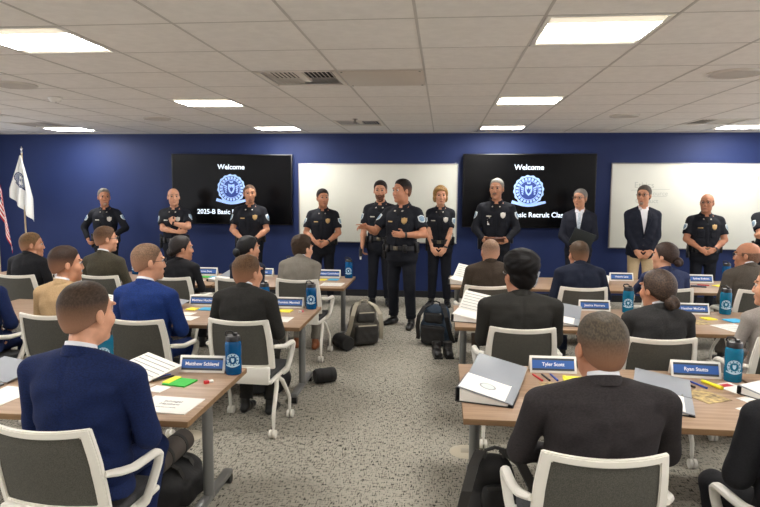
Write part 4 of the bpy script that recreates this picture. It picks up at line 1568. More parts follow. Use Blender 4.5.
seated(.51, 6.12, 1.30, 'person with a bald head in a brown suit', brown_s, rz=2, hyaw=10, hair=(150, 118, 96), style='shaved', skin=SK['mid'], fade=(198, 150, 124), bulk=1.05, shirt_collar=False)
seated(1.42, 6.08, 1.285, 'person in a deep navy suit with brown hair, back row on the right', dnavy, rz=2, hyaw=10, hair=(88, 68, 50), fade=(140, 106, 82), style='short', skin=SK['mid'], bulk=1.02)
seated(2.26, 6.16, 1.29, 'person in a slate blue jacket with wavy dark brown hair in a bun', wblue, rz=6, hyaw=46, female=True, hair=(58, 42, 34), style='bun', bunpos=(-.04, -.12), profile=True, skin=SK['pale'], bulk=1.1, shirt_collar=False,
       arms={'L': ((-.20, .50, .29), (-.6, -.8, -.4), (.4, 1, 0), (0, .05, -1), .15)})
seated(3.10, 6.18, 1.30, 'person with a bald head and glasses seated in an olive grey jacket', ogrey, rz=6, hyaw=48, hair=(150, 112, 90), style='bald', glasses=True, profile=True, skin=SK['warm'], bulk=1.05)

def standing(x, y, a, top, label, **k):
    d = dict(loc=(x, y), rz=180 + a, top=top, label=label, facing=True)
    d.update(k)
    return human(d)
o1 = standing(-5.48, 9.55, 16, 1.785, 'grey haired person in long sleeved police uniform, hand at hip, nearest the white flag', pose='hip', hyaw=22, hair=(138, 132, 124), fade=(168, 128, 104), style='short', recede=.01, long=True, skin=SK['warm'], goatee=(156, 130, 112), bulk=1.06, gold=False)
o2 = standing(-4.30, 9.55, 6, 1.80, 'bald person in police uniform with folded arms and one raised fist', pose='fold', hyaw=24, hair=(150, 120, 100), style='bald', skin=SK['pale'], bulk=1.14, fat=1.1, gold=False, watch='L', belly=.02)
o3 = standing(-3.03, 9.5, 8, 1.865, 'person in a police uniform with a shaved head in front of the left screen', pose='clasp', hyaw=14, hair=(120, 92, 74), style='shaved', fade=(196, 144, 118), goatee=(150, 108, 86), skin=SK['mid'], bulk=1.12, watch='L', gold=True)
o4 = standing(-1.88, 9.6, 4, 1.80, 'person in a police uniform with dark hair, hands clasped, left end of the middle whiteboard', pose='clasp', hyaw=22, hair=(40, 32, 29), fade=(120, 86, 68), style='crop', vol=1.8, skin=SK['warm'], bulk=1.12, fat=1.08, watch='L', gold=True, belly=.02)
o5 = standing(-.95, 9.45, -4, 1.93, 'person in a police uniform with a brown beard, standing behind the pointing speaker', pose='hang', hyaw=4, hair=(44, 33, 28), fade=(110, 78, 60), style='crop', vol=2.0, beard=(96, 64, 48), skin=SK['mid'], bulk=1.08, gold=False)
o6 = standing(-.52, 8.05, -22, 1.935, 'person in a police uniform speaking and pointing, standing in the aisle', pose='point', pointing='R', hyaw=-28, hair=(36, 29, 27), fade=(112, 80, 62), style='crop', vol=1.6, recede=.006, skin=SK['warm'], bulk=1.16, fat=1.08, belly=.03, watch='L', gold=True, stance=.15, step=-.06, patch_fwd=.9, fine=.0055, radio_mic=False)
o7 = standing(-.03, 9.55, -6, 1.855, 'person in a police uniform with a short blond bob, hands clasped low', pose='clasp_low', hyaw=14, hair=(176, 134, 78), style='bob', female=True, skin=SK['pale'], watch='L', gold=False, bulk=1.05)
o8 = standing(.80, 9.35, -6, 1.975, 'white haired person with moustache in long sleeved police uniform holding a brown plaque', pose='hold', hyaw=-14, hair=(176, 170, 160), fade=(184, 146, 122), style='crop', recede=.004, long=True, moustache=(120, 104, 92), skin=SK['mid'], bulk=1.16, gold=False, belly=.02)
o9 = standing(2.06, 9.55, -14, 1.83, 'person in a black suit and silver tie with grey hair, holding a dark folder', dress='suit', pose='folder', hyaw=-22, hair=(150, 145, 138), fade=(182, 142, 118), style='crop', skin=SK['mid'], glasses=True, top_mat=C_('black_suit_cloth', (24, 26, 36)), leg_mat=C_('black_suit_cloth', (24, 26, 36)), tie=pm('silver_tie', (168, 180, 192), .5, noise=(50, 2), rgb2=(196, 206, 214)), long=True, bulk=1.06)
o10 = standing(2.98, 9.55, -8, 1.885, 'person in a dark blazer, open white shirt and khaki trousers, hands clasped before the whiteboard', dress='suit', pose='clasp_low', hyaw=-26, hair=(104, 95, 88), style='short', goatee=(158, 132, 116), skin=SK['mid'], glasses=True, top_mat=C_('dark_blazer', (22, 25, 36)), leg_mat=C_('khaki_twill', (186, 164, 130), amt=1.08), bulk=1.12, belly=.02, undershirt=True)
o11 = standing(3.86, 9.5, -10, 1.775, 'bald person with glasses in police uniform, hands clasped before the right whiteboard', pose='clasp', hyaw=-24, hair=(130, 96, 76), style='bald', skin=SK['warm'], glasses=True, bulk=1.2, fat=1.12, watch='L', gold=True, belly=.04)
o12 = standing(4.78, 9.5, -12, 1.84, 'person in a police uniform with folded arms, cut by the right edge', pose='fold_plain', hyaw=-20, hair=(50, 40, 34), style='short', skin=SK['mid'], bulk=1.15, gold=True)

# ------------------------------------------------------------------ things people hold
def held(name, o, local, rot, label, cat):
    inf = rt_info[o.name]
    p = inf['M'] @ (Vector(local) * inf['s'])
    t = root(name, p, 0, label, cat)
    t.rotation_euler = (inf['M'].to_3x3().normalized() @ Euler(rot).to_matrix()).to_euler()
    return t
t = held('plaque', o8, (0, .335, 1.005), (R_(24), 0, 0), 'brown wooden plaque held flat in both hands before the belt', 'plaque')
MB().box((0, 0, 0), (.27, .20, .03), bev=.006).build('plaque_board', pm('plaque_walnut', (88, 50, 34), .35, noise=(14, 4), rgb2=(110, 64, 42), stretch=(1, 6, 1)), t)
MB().box((0, 0, .016), (.17, .12, .006), bev=.002).build('engraved_plate', pm('plaque_plate', (66, 38, 28), .3), t)
t = held('folder', o9, (-.06, .29, 1.10), (R_(90 - 12), R_(-20), R_(12)), 'dark green black folder held against the black suit', 'folder')
MB().box((0, 0, .008), (.32, .24, .006), bev=.002).box((0, 0, -.008), (.32, .24, .006), bev=.002).box((0, .119, 0), (.32, .006, .02)).build('folder_cover', pm('folder_black', (26, 32, 32), .5), t)
MB().box((0, -.004, 0), (.305, .228, .009)).build('pages', pm('paper', (228, 226, 220), .85), t)
t = held('red_lanyard', o9, (-.03, .345, 1.03), (R_(80), 0, R_(15)), 'crumpled red lanyard hanging over the dark folder by the hand', 'lanyard')
MB().strap([(-.05, 0, 0), (-.03, .02, .012), (.0, .0, .02), (.03, .025, .012), (.055, .01, .005), (.04, -.02, .012), (.0, -.025, .018), (-.04, -.015, .006)], .018, .003, (0, .4, 1)).build('strap', pm('lanyard_red', (170, 30, 40), .7), t)
MB().box((.05, -.005, .012), (.03, .02, .006), bev=.002).build('clip', alu, t)
t = held('paper_cup', o1, (-.135, .335, 1.13), (0, 0, 0), 'small silver grey cup in the left hand of the grey haired officer', 'cup')
MB().lathe([(0, -.05), (.030, -.05), (.038, .05), (.041, .052), (.041, .058), (.036, .058), (.034, .052), (.028, -.045), (0, -.045)], n=24).build('cup_body', pm('cup_grey', (150, 156, 150), .45), t)
MB().lathe([(.0305, -.03), (.0325, -.03), (.0365, .03), (.0345, .03)], n=24).build('cup_sleeve', pm('cup_sleeve', (128, 134, 130), .7), t)
t = held('id_card', o8, (.085, .155, 1.235), (R_(90), 0, PI), 'white identity card clipped to the shirt of the moustached officer', 'badge')
MB().box((0, 0, 0), (.058, .085, .004), bev=.001).build('card', pm('card_white', (216, 216, 214), .4), t)
MB().box((0, .0, .0025), (.044, .03, .001)).build('portrait', pm('card_photo', (120, 100, 92), .5), t)
MB().box((0, .055, 0), (.018, .03, .006), bev=.002).build('clip', alu, t)
t = held('radio_handset', o5, (.245, .225, .80), (R_(30), 0, R_(10)), 'black handset with a silver tip held low by the bearded officer', 'handset')
MB().box((0, 0, 0), (.05, .032, .13), bev=.008).cyl((.014, 0, .06), (.014, 0, .12), .006, .004, 8).build('handset_body', MATS['duty_belt_leather'], t)
MB().box((0, 0, -.085), (.03, .022, .05), bev=.006).build('handset_tip', pm('bright_steel', (206, 206, 204), .3, metal=.7), t)

# ------------------------------------------------------------------ on the tables
tent_white = pm('tent_card_white', (232, 229, 222), .5)
tent_dark = pm('tent_dark_strip', (52, 58, 66), .5)
tent_blue = pm('tent_blue_label', (42, 92, 166), .5)
tent_txt = pm('tent_lettering_white', (238, 240, 244), .6)
def tent(x, y, rz, text, label, w=.285):
    t = root('name_tent', (x, y, TZ), R_(rz), label, 'name sign', 'blue name signs on the tables')
    h, d = .098, .075
    m = MB()
    a = math.atan2(d / 2, h)
    for s in (1, -1):
        m.box((0, s * d / 4, h / 2), (w, .004, math.hypot(h, d / 2)), (s * a, 0, 0), .001)
    m.build('card_stand', tent_white, t)
    f = bpy.data.objects.new('label_panel', None)
    bpy.data.objects.remove(f)
    def slab(name, mat, ww, hh, off):
        o = MB().box((0, 0, 0), (ww, .002, hh)).build(name, mat, t)
        o.rotation_euler = (-a, 0, 0)
        o.location = Vector((0, -d / 4, h / 2)) + Euler((-a, 0, 0)).to_matrix() @ Vector((0, -.003 - off, 0))
        return o
    slab('dark_border', tent_dark, w - .028, .076, 0)
    slab('blue_label', tent_blue, w - .028, .050, .001)
    p = Vector((0, -d / 4, h / 2)) + Euler((-a, 0, 0)).to_matrix() @ Vector((0, -.0054, .0))
    lettering(text, .030, tent_txt, t, p, (PI / 2 - a, 0, 0), 'lettering', .0003, .0006)
    return t
tent(-1.455, 3.585, 2, 'Matthew Schlegel', 'blue name sign beside the bottle on the nearest left table')
tent(-1.435, 5.66, 0, 'Dominic Marshall', 'blue name sign at the end of the middle left table beside a bottle')
tent(-2.27, 5.66, 0, 'Matthew Hochman', 'blue name sign between the blue suit and the dark suit')
tent(-3.03, 7.66, 0, 'James Dunn', 'blue name sign left of the woman with the black bun, back left table')
tent(-2.30, 7.70, 0, 'Alexis Ross', 'blue name sign half hidden between the black bun and the grey suit')
tent(-1.42, 7.68, 0, 'Brittany Cunningham', 'blue name sign at the aisle end of the back left table')
tent(.70, 3.84, 1, 'Tyler Scott', 'blue name sign just left of the head of the man in charcoal')
tent(1.55, 3.84, -4, 'Ryan Stutts', 'blue name sign on the nearest right table between pens and a blue bottle')
tent(1.44, 5.90, -1, 'Jessica Herrera', 'blue name sign in front of the low brown bun, above the flat top haircut')
tent(2.31, 5.86, -2, 'Heather McCabe', 'blue name sign on the middle right table left of a blue bottle')
tent(2.25, 7.93, 0, 'Victoria Lane', 'blue name sign beside the slate blue jacket, below the khaki trousers')
tent(3.19, 7.90, 0, 'Sydney Rodgers', 'blue name sign on the back right table before the uniformed man with glasses')

def bottle_mat(n, c):
    m = pm(n, c, .16, spec=.5)
    b = m.node_tree.nodes['Principled BSDF']
    b.inputs['Transmission Weight'].default_value = .35
    b.inputs['IOR'].default_value = 1.3
    return m
bt_m = bottle_mat('blue_bottle_plastic', (18, 92, 150))
bt2_m = bottle_mat('teal_bottle_plastic', (26, 122, 160))
lid_m = pm('bottle_lid_black', (22, 20, 22), .35)
emb_m = pm('bottle_print', (176, 208, 226), .5)
BT = []
def bottle(x, y, rz, label, teal=False, z=TZ, s=1.0):
    mat = bt2_m if teal else bt_m
    key = teal
    for k, o in BT:
        if k == key:
            t = copy_tree(o)
            break
    else:
        t = bpy.data.objects.new('water_bottle', None)
        COL.objects.link(t)
        MB().lathe([(0, .0), (.046, .0), (.050, .006), (.050, .075), (.048, .09), (.048, .11), (.050, .125), (.050, .185), (.046, .200), (.042, .205), (0, .205)], n=32).build('bottle_body', mat, t)
        l = MB().lathe([(.0, .205), (.044, .205), (.044, .228), (.040, .236), (0, .236)], n=28)
        l.cyl((.015, 0, .23), (.015, 0, .252), .014, .012, 14)
        l.build('lid', lid_m, t)
        MB().tube([(-.030, -.008, .232), (-.046, -.008, .246), (-.040, -.008, .262), (-.015, -.008, .266), (.0, -.008, .258), (.004, -.008, .24)], .006, 8).build('carry_loop', lid_m, t)
        def fn(u, v, d):
            a = -PI / 2 + u / .051
            r = .0508 + d
            return Vector((r * math.cos(a), r * math.sin(a), .095 + v))
        crest(fn, .041, 0, False).build('printed_emblem', emb_m, t, smooth=False)
        BT.append((key, t))
    t.location = (x, y, z)
    t.rotation_euler = (0, 0, R_(rz))
    t.scale = (s, s, s)
    return tag(t, label, 'bottle', 'blue water bottles')
bottle(-1.255, 3.56, 14, 'blue water bottle at the corner of the nearest left table beside the name sign')
bottle(-2.10, 3.60, 14, 'teal blue water bottle half hidden behind the ear of the navy suited man', True)
bottle(-1.215, 5.62, 8, 'blue water bottle at the aisle corner of the middle left table')
bottle(-1.66, 5.60, 14, 'blue water bottle behind the head of the man in the dark suit')
bottle(-1.17, 7.66, 5, 'blue water bottle at the aisle corner of the back left table')
bottle(-1.93, 7.68, 5, 'water bottle with a black lid just left of the curly brown hair')
bottle(-2.62, 7.70, 5, 'blue water bottle behind the woman with the black bun')
bottle(-3.98, 7.62, 8, 'water bottle between the man in black and the olive jacket')
bottle(1.745, 3.78, -18, 'teal blue water bottle at the right end of the nearest right table', True)
bottle(1.73, 5.84, -14, 'teal blue water bottle left of the low brown bun', True)
bottle(2.61, 5.88, -18, 'teal blue water bottle right of the name sign on the middle right table', True)
bottle(3.52, 7.96, -18, 'blue water bottle behind the table at the bald seated man with glasses')

paper_m = pm('white_paper', (232, 229, 222), .85)
tan_paper = pm('cream_paper', (214, 200, 170), .85)
pr = pm('printed_ink_grey', (150, 152, 150), .8)
ink = pm('printed_ink_dark', (60, 60, 64), .8)
def sheet(name, x, y, rz, w, d, mat, label, cat='paper', h=.002, group=None, z=TZ, lines=0, text=None):
    t = root(name, (x, y, z), R_(rz), label, cat, group)
    MB().box((0, 0, h / 2 + .0003), (w, d, h)).build('sheet', mat, t, smooth=False)
    if lines:
        m = MB()
        for k in range(lines):
            m.box((-.0 - (.05 * w if k % 3 == 2 else 0), d * (.38 - .76 * k / max(1, lines - 1)), h + .0006), (w * (.8 if k % 3 != 2 else .66), d * .022, .0004))
        m.build('printed_lines', pr, t, smooth=False)
    if text:
        for i, (tx, sz, yy) in enumerate(text):
            lettering(tx, sz, ink, t, (0, yy, h + .0006), (0, 0, 0), 'lettering', .0002)
    return t
binder_black = pm('binder_black_vinyl', (26, 26, 28), .35)
binder_grey = pm('binder_grey_liner', (138, 142, 148), .45)
BN = []
def binder(x, y, rz, label, tilt=12, thick=.045, logo=True, grey=True, flip=1):
    """an open ring binder: page block under a white title sheet nearest, the other cover raised behind"""
    t = root('ring_binder', (x, y, TZ + .001), R_(rz), label, 'binder', 'open ring binders on the tables')
    W, D = .30, .27
    MB().box((0, -D / 2 - .012, .002), (W, D, .004), bev=.001).build('back_cover', binder_black, t)
    p = MB()
    A = [(-W / 2 + .012, 0), (W / 2 - .012, 0)]
    bm = p.bm
    def wedge(x0, x1, y0, y1, h0, h1, z):
        v = [bm.verts.new(q) for q in ((x0, y0, z), (x1, y0, z), (x1, y1, z), (x0, y1, z), (x0, y0, z + h0), (x1, y0, z + h1), (x1, y1, z + h1), (x0, y1, z + h0))]
        for f in ((0, 3, 2, 1), (4, 5, 6, 7), (0, 1, 5, 4), (1, 2, 6, 5), (2, 3, 7, 6), (3, 0, 4, 7)):
            bm.faces.new([v[i] for i in f])
    wedge(-W / 2 + .015, W / 2 - .03, -D - .004, -.02, thick * .80, thick * .12, .0045)
    p.build('page_block', paper_m, t, smooth=False)
    cv = MB()
    bm = cv.bm
    wedge(-W / 2, W / 2, -D - .012, -.012, .005, .005, 0)
    ang = math.atan2(-thick * .80, W)
    o = cv.build('front_cover', binder_grey if grey else paper_m, t, smooth=False)
    o.rotation_euler = (0, -ang, 0)
    o.location = (0, 0, thick * .55)
    o2 = MB().box((-.02, -D / 2 - .012, .0062), (W * .84, D * .95, .0016)).build('title_sheet', paper_m, o, smooth=False)
    if logo:
        m = MB()
        pts = circle(.046, 28, 1.0, 1.0)
        m.prism([(x_ - .01, y_ - D / 2 - .005) for x_, y_ in pts], .0071, .0076)
        m.mi = 1
        m.prism([(x_ * .80 - .01, y_ * .80 - D / 2 - .005) for x_, y_ in pts], .0076, .0079)
        m.build('round_logo', [pr, pm('logo_pale', (196, 204, 202), .8)], o, smooth=False)
    MB().box((-W / 2 - .004, -D / 2 - .012, thick * .45), (.006, D, thick * .9), bev=.002).build('spine', binder_black, t)
    for k in (-1, 0, 1):
        pass
    c2 = MB().box((0, D / 2, 0), (W, D, .005), bev=.001).build('raised_cover', binder_grey if grey else paper_m, t)
    c2.location = (0, .004, .006 + thick * .42)
    c2.rotation_euler = (R_(tilt), -ang * .95, 0)
    m = MB()
    for k in (-1, 0, 1):
        m.tube([(-.10 + .10 * (k + 1) - .0, -.012 + .018 * math.cos(a), .012 + .018 * math.sin(a)) for a in [PI * i / 8 for i in range(9)]], .002, 6)
    m.build('rings', pm('ring_steel', (180, 180, 182), .25, metal=.9), t)
    if not grey:
        m = MB()
        for k in range(6):
            m.box((0, .03 + .04 * k, .0036), (W * .9, .006, .001))
        m.build('printed_lines', pr, c2, smooth=False)
    return t
# nearest right table
binder(.305, 3.45, -14, 'open black binder with a round grey logo on its white sheet, nearest right table', 12, .085)
binder(1.22, 3.43, -18, 'open black binder right of the man in charcoal', 5, .05, logo=False)
binder(1.98, 3.55, -58, 'dark binder standing half open at the right edge beside the teal bottle', 30, .05, logo=False)
# middle right table
binder(.30, 5.46, -12, 'open binder with white sheets at the left end of the middle right table', 30, .07, logo=False, grey=False)
binder(1.06, 5.44, -14, 'open grey binder between the black haired man and the low brown bun', 14, .05, logo=False)
# back right table
binder(.29, 7.54, -12, 'open binder with white sheets at the left end of the back right table', 30, .07, logo=False, grey=False)
binder(1.00, 7.50, -14, 'open white binder between the bald man in brown and the navy suit', 24, .05, logo=False)
binder(1.83, 7.50, -16, 'open white binder between the navy suit and the slate blue jacket', 16, .05, logo=False, grey=False)
# left tables
binder(-1.82, 3.34, -24, 'open binder with striped white pages beside the navy suit sleeve', 8, .055, logo=False, grey=False)
binder(-2.62, 3.22, -10, 'open grey binder at the left edge behind the navy suit shoulder', 8, .03, logo=False)
binder(-3.30, 5.40, -16, 'open binder with striped white pages at the left edge before the tan jacket', 12, .04, logo=False, grey=False)
binder(-2.60, 5.36, -14, 'open white binder hidden behind the tan jacket and the navy head', 10, .03, logo=False)
binder(-3.36, 7.40, -10, 'open grey binder beside the olive jacket sleeve', 14, .03, logo=False)
binder(-4.62, 7.40, -10, 'grey binder at the left edge beside the man in black', 14, .04, logo=False)
binder(-2.62, 7.36, -10, 'grey binder beside the dark haired woman in black', 10, .03, logo=False)

def pen(name, x, y, rz, c, label, r=.0055, L=.135, cap=None, z=TZ, rgb=None):
    t = root(name, (x, y, z + r + .0002), R_(rz), label, name, 'pens and markers on the tables')
    MB().tube([(0, -L / 2, 0), (0, L / 2 - .02, 0), (0, L / 2 - .006, 0), (0, L / 2, 0)], [r, r, r * .7, r * .25], 12).build('barrel', c, t)
    MB().cyl((0, -L / 2 - .001, 0), (0, -L / 2 + L * .36, 0), r * 1.16, None, 12).build('cap', cap or c, t)
    return t
red_p = pm('pen_red', (196, 40, 46), .4); blk_p = pm('pen_black', (30, 30, 30), .4); blu_p = pm('pen_blue', (40, 70, 160), .4); yel_p = pm('highlighter_yellow', (236, 222, 40), .4); pnk = pm('pink_card', (230, 120, 130), .8)
grn = pm('sticky_green', (60, 180, 70), .8); yel = pm('sticky_yellow', (240, 226, 70), .8); cyan = pm('sticky_cyan', (70, 170, 214), .8); orange = pm('eraser_orange', (226, 110, 60), .7); flyer = pm('flyer_print', (206, 180, 120), .6, noise=(26, 4), rgb2=(110, 92, 66))
tableR = 'on the nearest right table'
# in front of the charcoal man
pen('pen', .585, 3.69, 18, red_p, 'red pen left of the charcoal suited man')
pen('pen', .635, 3.70, 12, blk_p, 'black pen between the red and blue pens, left of the charcoal suit')
pen('pen', .685, 3.705, 10, blu_p, 'blue pen beside the black one, left of the charcoal suit')
pen('highlighter', .755, 3.66, 10, yel_p, 'yellow highlighter leaning at the yellow sticky notes', .010, .12)
sheet('sticky_notes', .81, 3.66, -4, .15, .10, yel, 'yellow sticky note pad in front of the charcoal suit', 'sticky notes', .012)
sheet('flyer', .66, 3.56, 6, .15, .10, flyer, 'yellow tan printed flyer left of the charcoal shoulder', 'flyer')
# right of him
pen('pen', 1.375, 3.66, 22, red_p, 'red pen in front of the right hand name sign')
pen('pen', 1.435, 3.665, 22, blk_p, 'black pen beside the red pen before the right hand name sign')
pen('pen', 1.50, 3.66, 22, blu_p, 'blue pen beside the yellow highlighter')
pen('highlighter', 1.575, 3.66, 24, yel_p, 'yellow highlighter in front of the right hand name sign', .010, .15)
sheet('flyer', 1.46, 3.46, 26, .17, .20, flyer, 'tan printed flyer with a picture, before the pens', 'flyer')
t = sheet('note_card', 1.68, 3.63, 24, .13, .17, paper_m, 'white and pink note card with a red block near the bottle', 'card')
MB().box((-.01, .045, .0032), (.09, .045, .001)).build('red_block', red_p, t, smooth=False)
sheet('note_card', 1.70, 3.42, 26, .13, .12, paper_m, 'small white note card left of the black suit sleeve', 'card', lines=3)
sheet('paper', 1.66, 3.22, 28, .16, .22, paper_m, 'white sheet tucked beside the black suit sleeve', 'paper')
t = root('eraser', (1.83, 3.55, TZ), R_(30), 'small orange and white eraser near the right edge', 'eraser')
MB().box((0, .012, .009), (.022, .04, .018), bev=.003).build('rubber', orange, t)
MB().box((0, -.016, .0095), (.024, .022, .019), bev=.001).build('sleeve', paper_m, t)
# nearest left table
sheet('certificate', -1.40, 2.98, -4, .29, .23, paper_m, 'white name card with printed script near the front corner of the nearest left table', 'card', .004, text=[('Schlegel', .032, .045), ('Matthew', .032, .005), ('Police Recruit Training', .012, -.04)])
t = sheet('sticky_notes', -1.50, 3.34, -12, .15, .13, grn, 'green sticky note pad with a yellow strip on the nearest left table', 'sticky notes', .008)
MB().box((-.062, .01, .010), (.045, .12, .005)).build('yellow_strip', yel, t, smooth=False)
t = root('eraser', (-1.335, 3.36, TZ), R_(-40), 'small red and white eraser on the nearest left table', 'eraser')
MB().box((0, .012, .008), (.02, .03, .016), bev=.003).build('rubber', paper_m, t)
MB().box((0, -.014, .0085), (.022, .026, .017), bev=.001).build('sleeve', red_p, t)
pen('pen', -1.625, 3.40, -36, blk_p, 'black pen beside the green sticky notes')
pen('pen', -1.66, 3.43, -40, blu_p, 'blue pen beside the black pen, left of the sticky notes')
pen('pen', -1.70, 3.44, -44, red_p, 'red pen at the edge of the striped binder pages')
sheet('note_card', -1.575, 3.22, -14, .10, .10, paper_m, 'small white note card in front of the green sticky notes', 'card')
sheet('flyer', -1.72, 3.22, -20, .13, .20, pm('flyer_pale', (200, 186, 166), .6, noise=(18, 3), rgb2=(168, 150, 132)), 'pale printed flyer beside the small white note card', 'flyer')
sheet('paper', -1.92, 3.02, -12, .20, .24, paper_m, 'white sheet beside the navy suit sleeve', 'paper')
sheet('paper', -2.35, 3.02, -6, .21, .27, paper_m, 'white sheet at the left edge below the grey binder', 'paper')
# middle left table
sheet('sticky_notes', -1.44, 5.47, -6, .15, .10, yel, 'yellow sticky note pad before the end name sign, middle left table', 'sticky notes', .008)
sheet('paper', -1.42, 5.12, -3, .27, .20, paper_m, 'white sheet at the front corner of the middle left table', 'paper', lines=4)
t = root('eraser', (-1.27, 5.44, TZ), R_(-30), 'small pink eraser near the bottle, middle left table', 'eraser')
MB().box((0, .012, .008), (.02, .03, .016), bev=.003).build('rubber', pnk, t)
MB().box((0, -.014, .0085), (.022, .026, .017), bev=.001).build('sleeve', paper_m, t)
sheet('sticky_notes', -2.17, 5.46, -8, .12, .11, cyan, 'cyan sticky note pad between the blue and dark suits', 'sticky notes', .008)
sheet('sticky_notes', -2.30, 5.44, -8, .09, .10, yel, 'yellow sticky note pad beside the cyan one between the blue and dark suits', 'sticky notes', .008)
sheet('note_card', -2.27, 5.24, -8, .13, .12, paper_m, 'white note card before the cyan sticky notes', 'card')
sheet('paper', -2.20, 5.06, -8, .18, .16, paper_m, 'white sheet right of the bright blue sleeve', 'paper')
sheet('paper', -3.10, 5.06, -14, .30, .22, paper_m, 'white sheet under the striped binder pages before the tan jacket', 'paper')
sheet('flyer', -2.98, 5.30, -30, .14, .20, pm('flyer_purple', (120, 92, 104), .6, noise=(20, 3), rgb2=(176, 156, 160)), 'purple printed flyer at the tan jacket sleeve', 'flyer')
# back left table
sheet('paper', -3.02, 7.14, -4, .28, .22, paper_m, 'white sheet on the back left table beside the dark haired woman', 'paper', lines=4)
sheet('sticky_notes', -2.98, 7.46, -6, .14, .11, grn, 'green sticky notes before the left name sign, back left table', 'sticky notes', .008)
sheet('sticky_notes', -2.86, 7.47, -6, .10, .11, cyan, 'cyan sticky notes beside the green ones, back left table', 'sticky notes', .008)
sheet('sticky_notes', -2.28, 7.46, -6, .12, .10, yel, 'yellow sticky notes between the black bun and the grey suit', 'sticky notes', .008)
sheet('paper', -2.22, 7.16, -4, .24, .22, paper_m, 'white sheet between the black bun and the grey suit', 'paper')
sheet('sticky_notes', -1.33, 7.46, -6, .12, .11, cyan, 'cyan sticky note pad at the aisle end of the back left table', 'sticky notes', .008)
sheet('sticky_notes', -1.46, 7.44, -6, .08, .11, yel, 'yellow sticky notes beside the grey suit at the aisle end', 'sticky notes', .008)
sheet('paper', -1.28, 7.10, -2, .26, .24, paper_m, 'white sheet at the aisle corner of the back left table', 'paper', lines=4)
# middle right table, before the light grey jacket
sheet('paper', 2.42, 5.28, 20, .24, .26, paper_m, 'white sheet before the light grey jacket', 'paper', lines=4)
sheet('sticky_notes', 2.55, 5.56, 18, .14, .13, cyan, 'cyan sticky note pad before the teal bottle, middle right table', 'sticky notes', .008)
sheet('sticky_notes', 2.36, 5.62, 18, .10, .10, yel, 'yellow sticky note pad before the name sign, middle right table', 'sticky notes', .008)
sheet('flyer', 2.22, 5.46, 20, .16, .16, flyer, 'tan printed flyer beside the black blazer', 'flyer')
pen('pen', 2.12, 5.62, 40, red_p, 'red pen beside the black blazer, middle right table')
pen('pen', 2.17, 5.64, 40, blk_p, 'black pen beside the red pen, middle right table')
sheet('sticky_notes', 3.30, 7.62, 16, .12, .10, yel, 'yellow sticky notes on the back right table before the olive grey jacket', 'sticky notes', .008)
pen('pen', 3.12, 7.64, 60, red_p, 'red pen before the back right name sign')
t = root('phone', (3.02, 7.52, TZ), R_(-20), 'black phone lying on the back right table', 'phone')
MB().box((0, 0, .006), (.17, .09, .010), bev=.004).build('phone_body', blk_p, t)
MB().box((0, 0, .0115), (.155, .08, .001)).build('phone_screen', black_gloss, t)

# ------------------------------------------------------------------ bags on the floor
def sdf_bag(lo, hi, res, fn):
    s = SDF(axis(lo[0], hi[0], res), axis(lo[1], hi[1], res), axis(lo[2], hi[2], res))
    fn(s)
    return s.mesh()
def clamp0(s):
    s.op((-9, -9, -9), (9, 9, 9), lambda X, Y, Z: 0 * X + 0 * Y + (.002 - Z), mode='max')
def rumple(s, a, f):
    X, Y, Z = s.xs[:, None, None], s.ys[None, :, None], s.zs[None, None, :]
    s.v = (s.v + a * np.sin(f * X + 1.3) * np.sin(f * 1.2 * Z + 2 * np.sin(f * .4 * X)) + a * .7 * np.sin(f * 1.6 * Z + f * .6 * Y)).astype(np.float32)
def backpack(x, y, rz, body_m, trim_m, pock_m, label, h=.48, w=.36, lean=8):
    t = root('backpack', (x, y, 0), R_(rz), label, 'backpack')
    M = Matrix.Rotation(R_(lean), 3, 'X')
    def f(s):
        s.rbox((0, 0, .15), (w, .22, .32), .09)
        s.rbox((0, .03, .30), (w * .86, .19, h * .75), .09, .05)
        rumple(s, .004, 30)
        clamp0(s)
    v, q = sdf_bag((-.3, -.25, -.02), (.3, .28, h + .1), .011, f)
    np_mesh('bag_body', v, q, body_m, t)
    def f2(s):
        s.rbox((0, -.115, .14), (w * .78, .09, .22), .04)
        s.rbox((0, -.09, .33), (w * .6, .07, .12), .03, .01)
        rumple(s, .003, 40)
        clamp0(s)
    v, q = sdf_bag((-.25, -.25, -.02), (.25, .05, .5), .010, f2)
    np_mesh('front_pocket', v, q, pock_m, t)
    m = MB()
    m.strap([(-w * .30, -.165, .25), (0, -.172, .252), (w * .30, -.165, .25)], .014, .006, (0, .3, 1))
    m.strap([(-w * .25, -.13, .395), (0, -.14, .398), (w * .25, -.13, .395)], .012, .006, (0, .3, 1))
    m.build('zips', trim_m, t)
    for s in (1, -1):
        m = MB().strap([(s * .06, .04, h + .02), (s * .12, -.06, h - .01), (s * .165, -.115, h * .78), (s * .19, -.10, h * .5), (s * .205, -.03, h * .22), (s * .215, -.01, .05)], .05, .014, (1, .25 * s, 0))
        m.build('shoulder_strap', trim_m, t)
    MB().tube([(-.05, .0, h + .0), (-.045, -.01, h + .045), (0, -.015, h + .06), (.045, -.01, h + .045), (.05, 0, h + .0)], .009, 8).build('grab_handle', trim_m, t)
    return t
gb = pm('grey_bag_nylon', (84, 80, 74), .8, noise=(60, 3), rgb2=(102, 98, 90), bump=(60, .3, .004))
gt = pm('pale_strap_webbing', (178, 170, 152), .8)
gp = pm('dark_grey_nylon', (46, 44, 42), .75, bump=(60, .3, .004))
nb = pm('navy_bag_nylon', (20, 34, 50), .75, noise=(20, 3), rgb2=(28, 52, 72), bump=(60, .3, .004))
kb = pm('black_bag_nylon', (20, 19, 20), .75, bump=(50, .35, .005))
backpack(-.90, 7.05, 24, gb, gt, gp, 'grey backpack with pale straps standing in the aisle by the back left table', .47, .36)
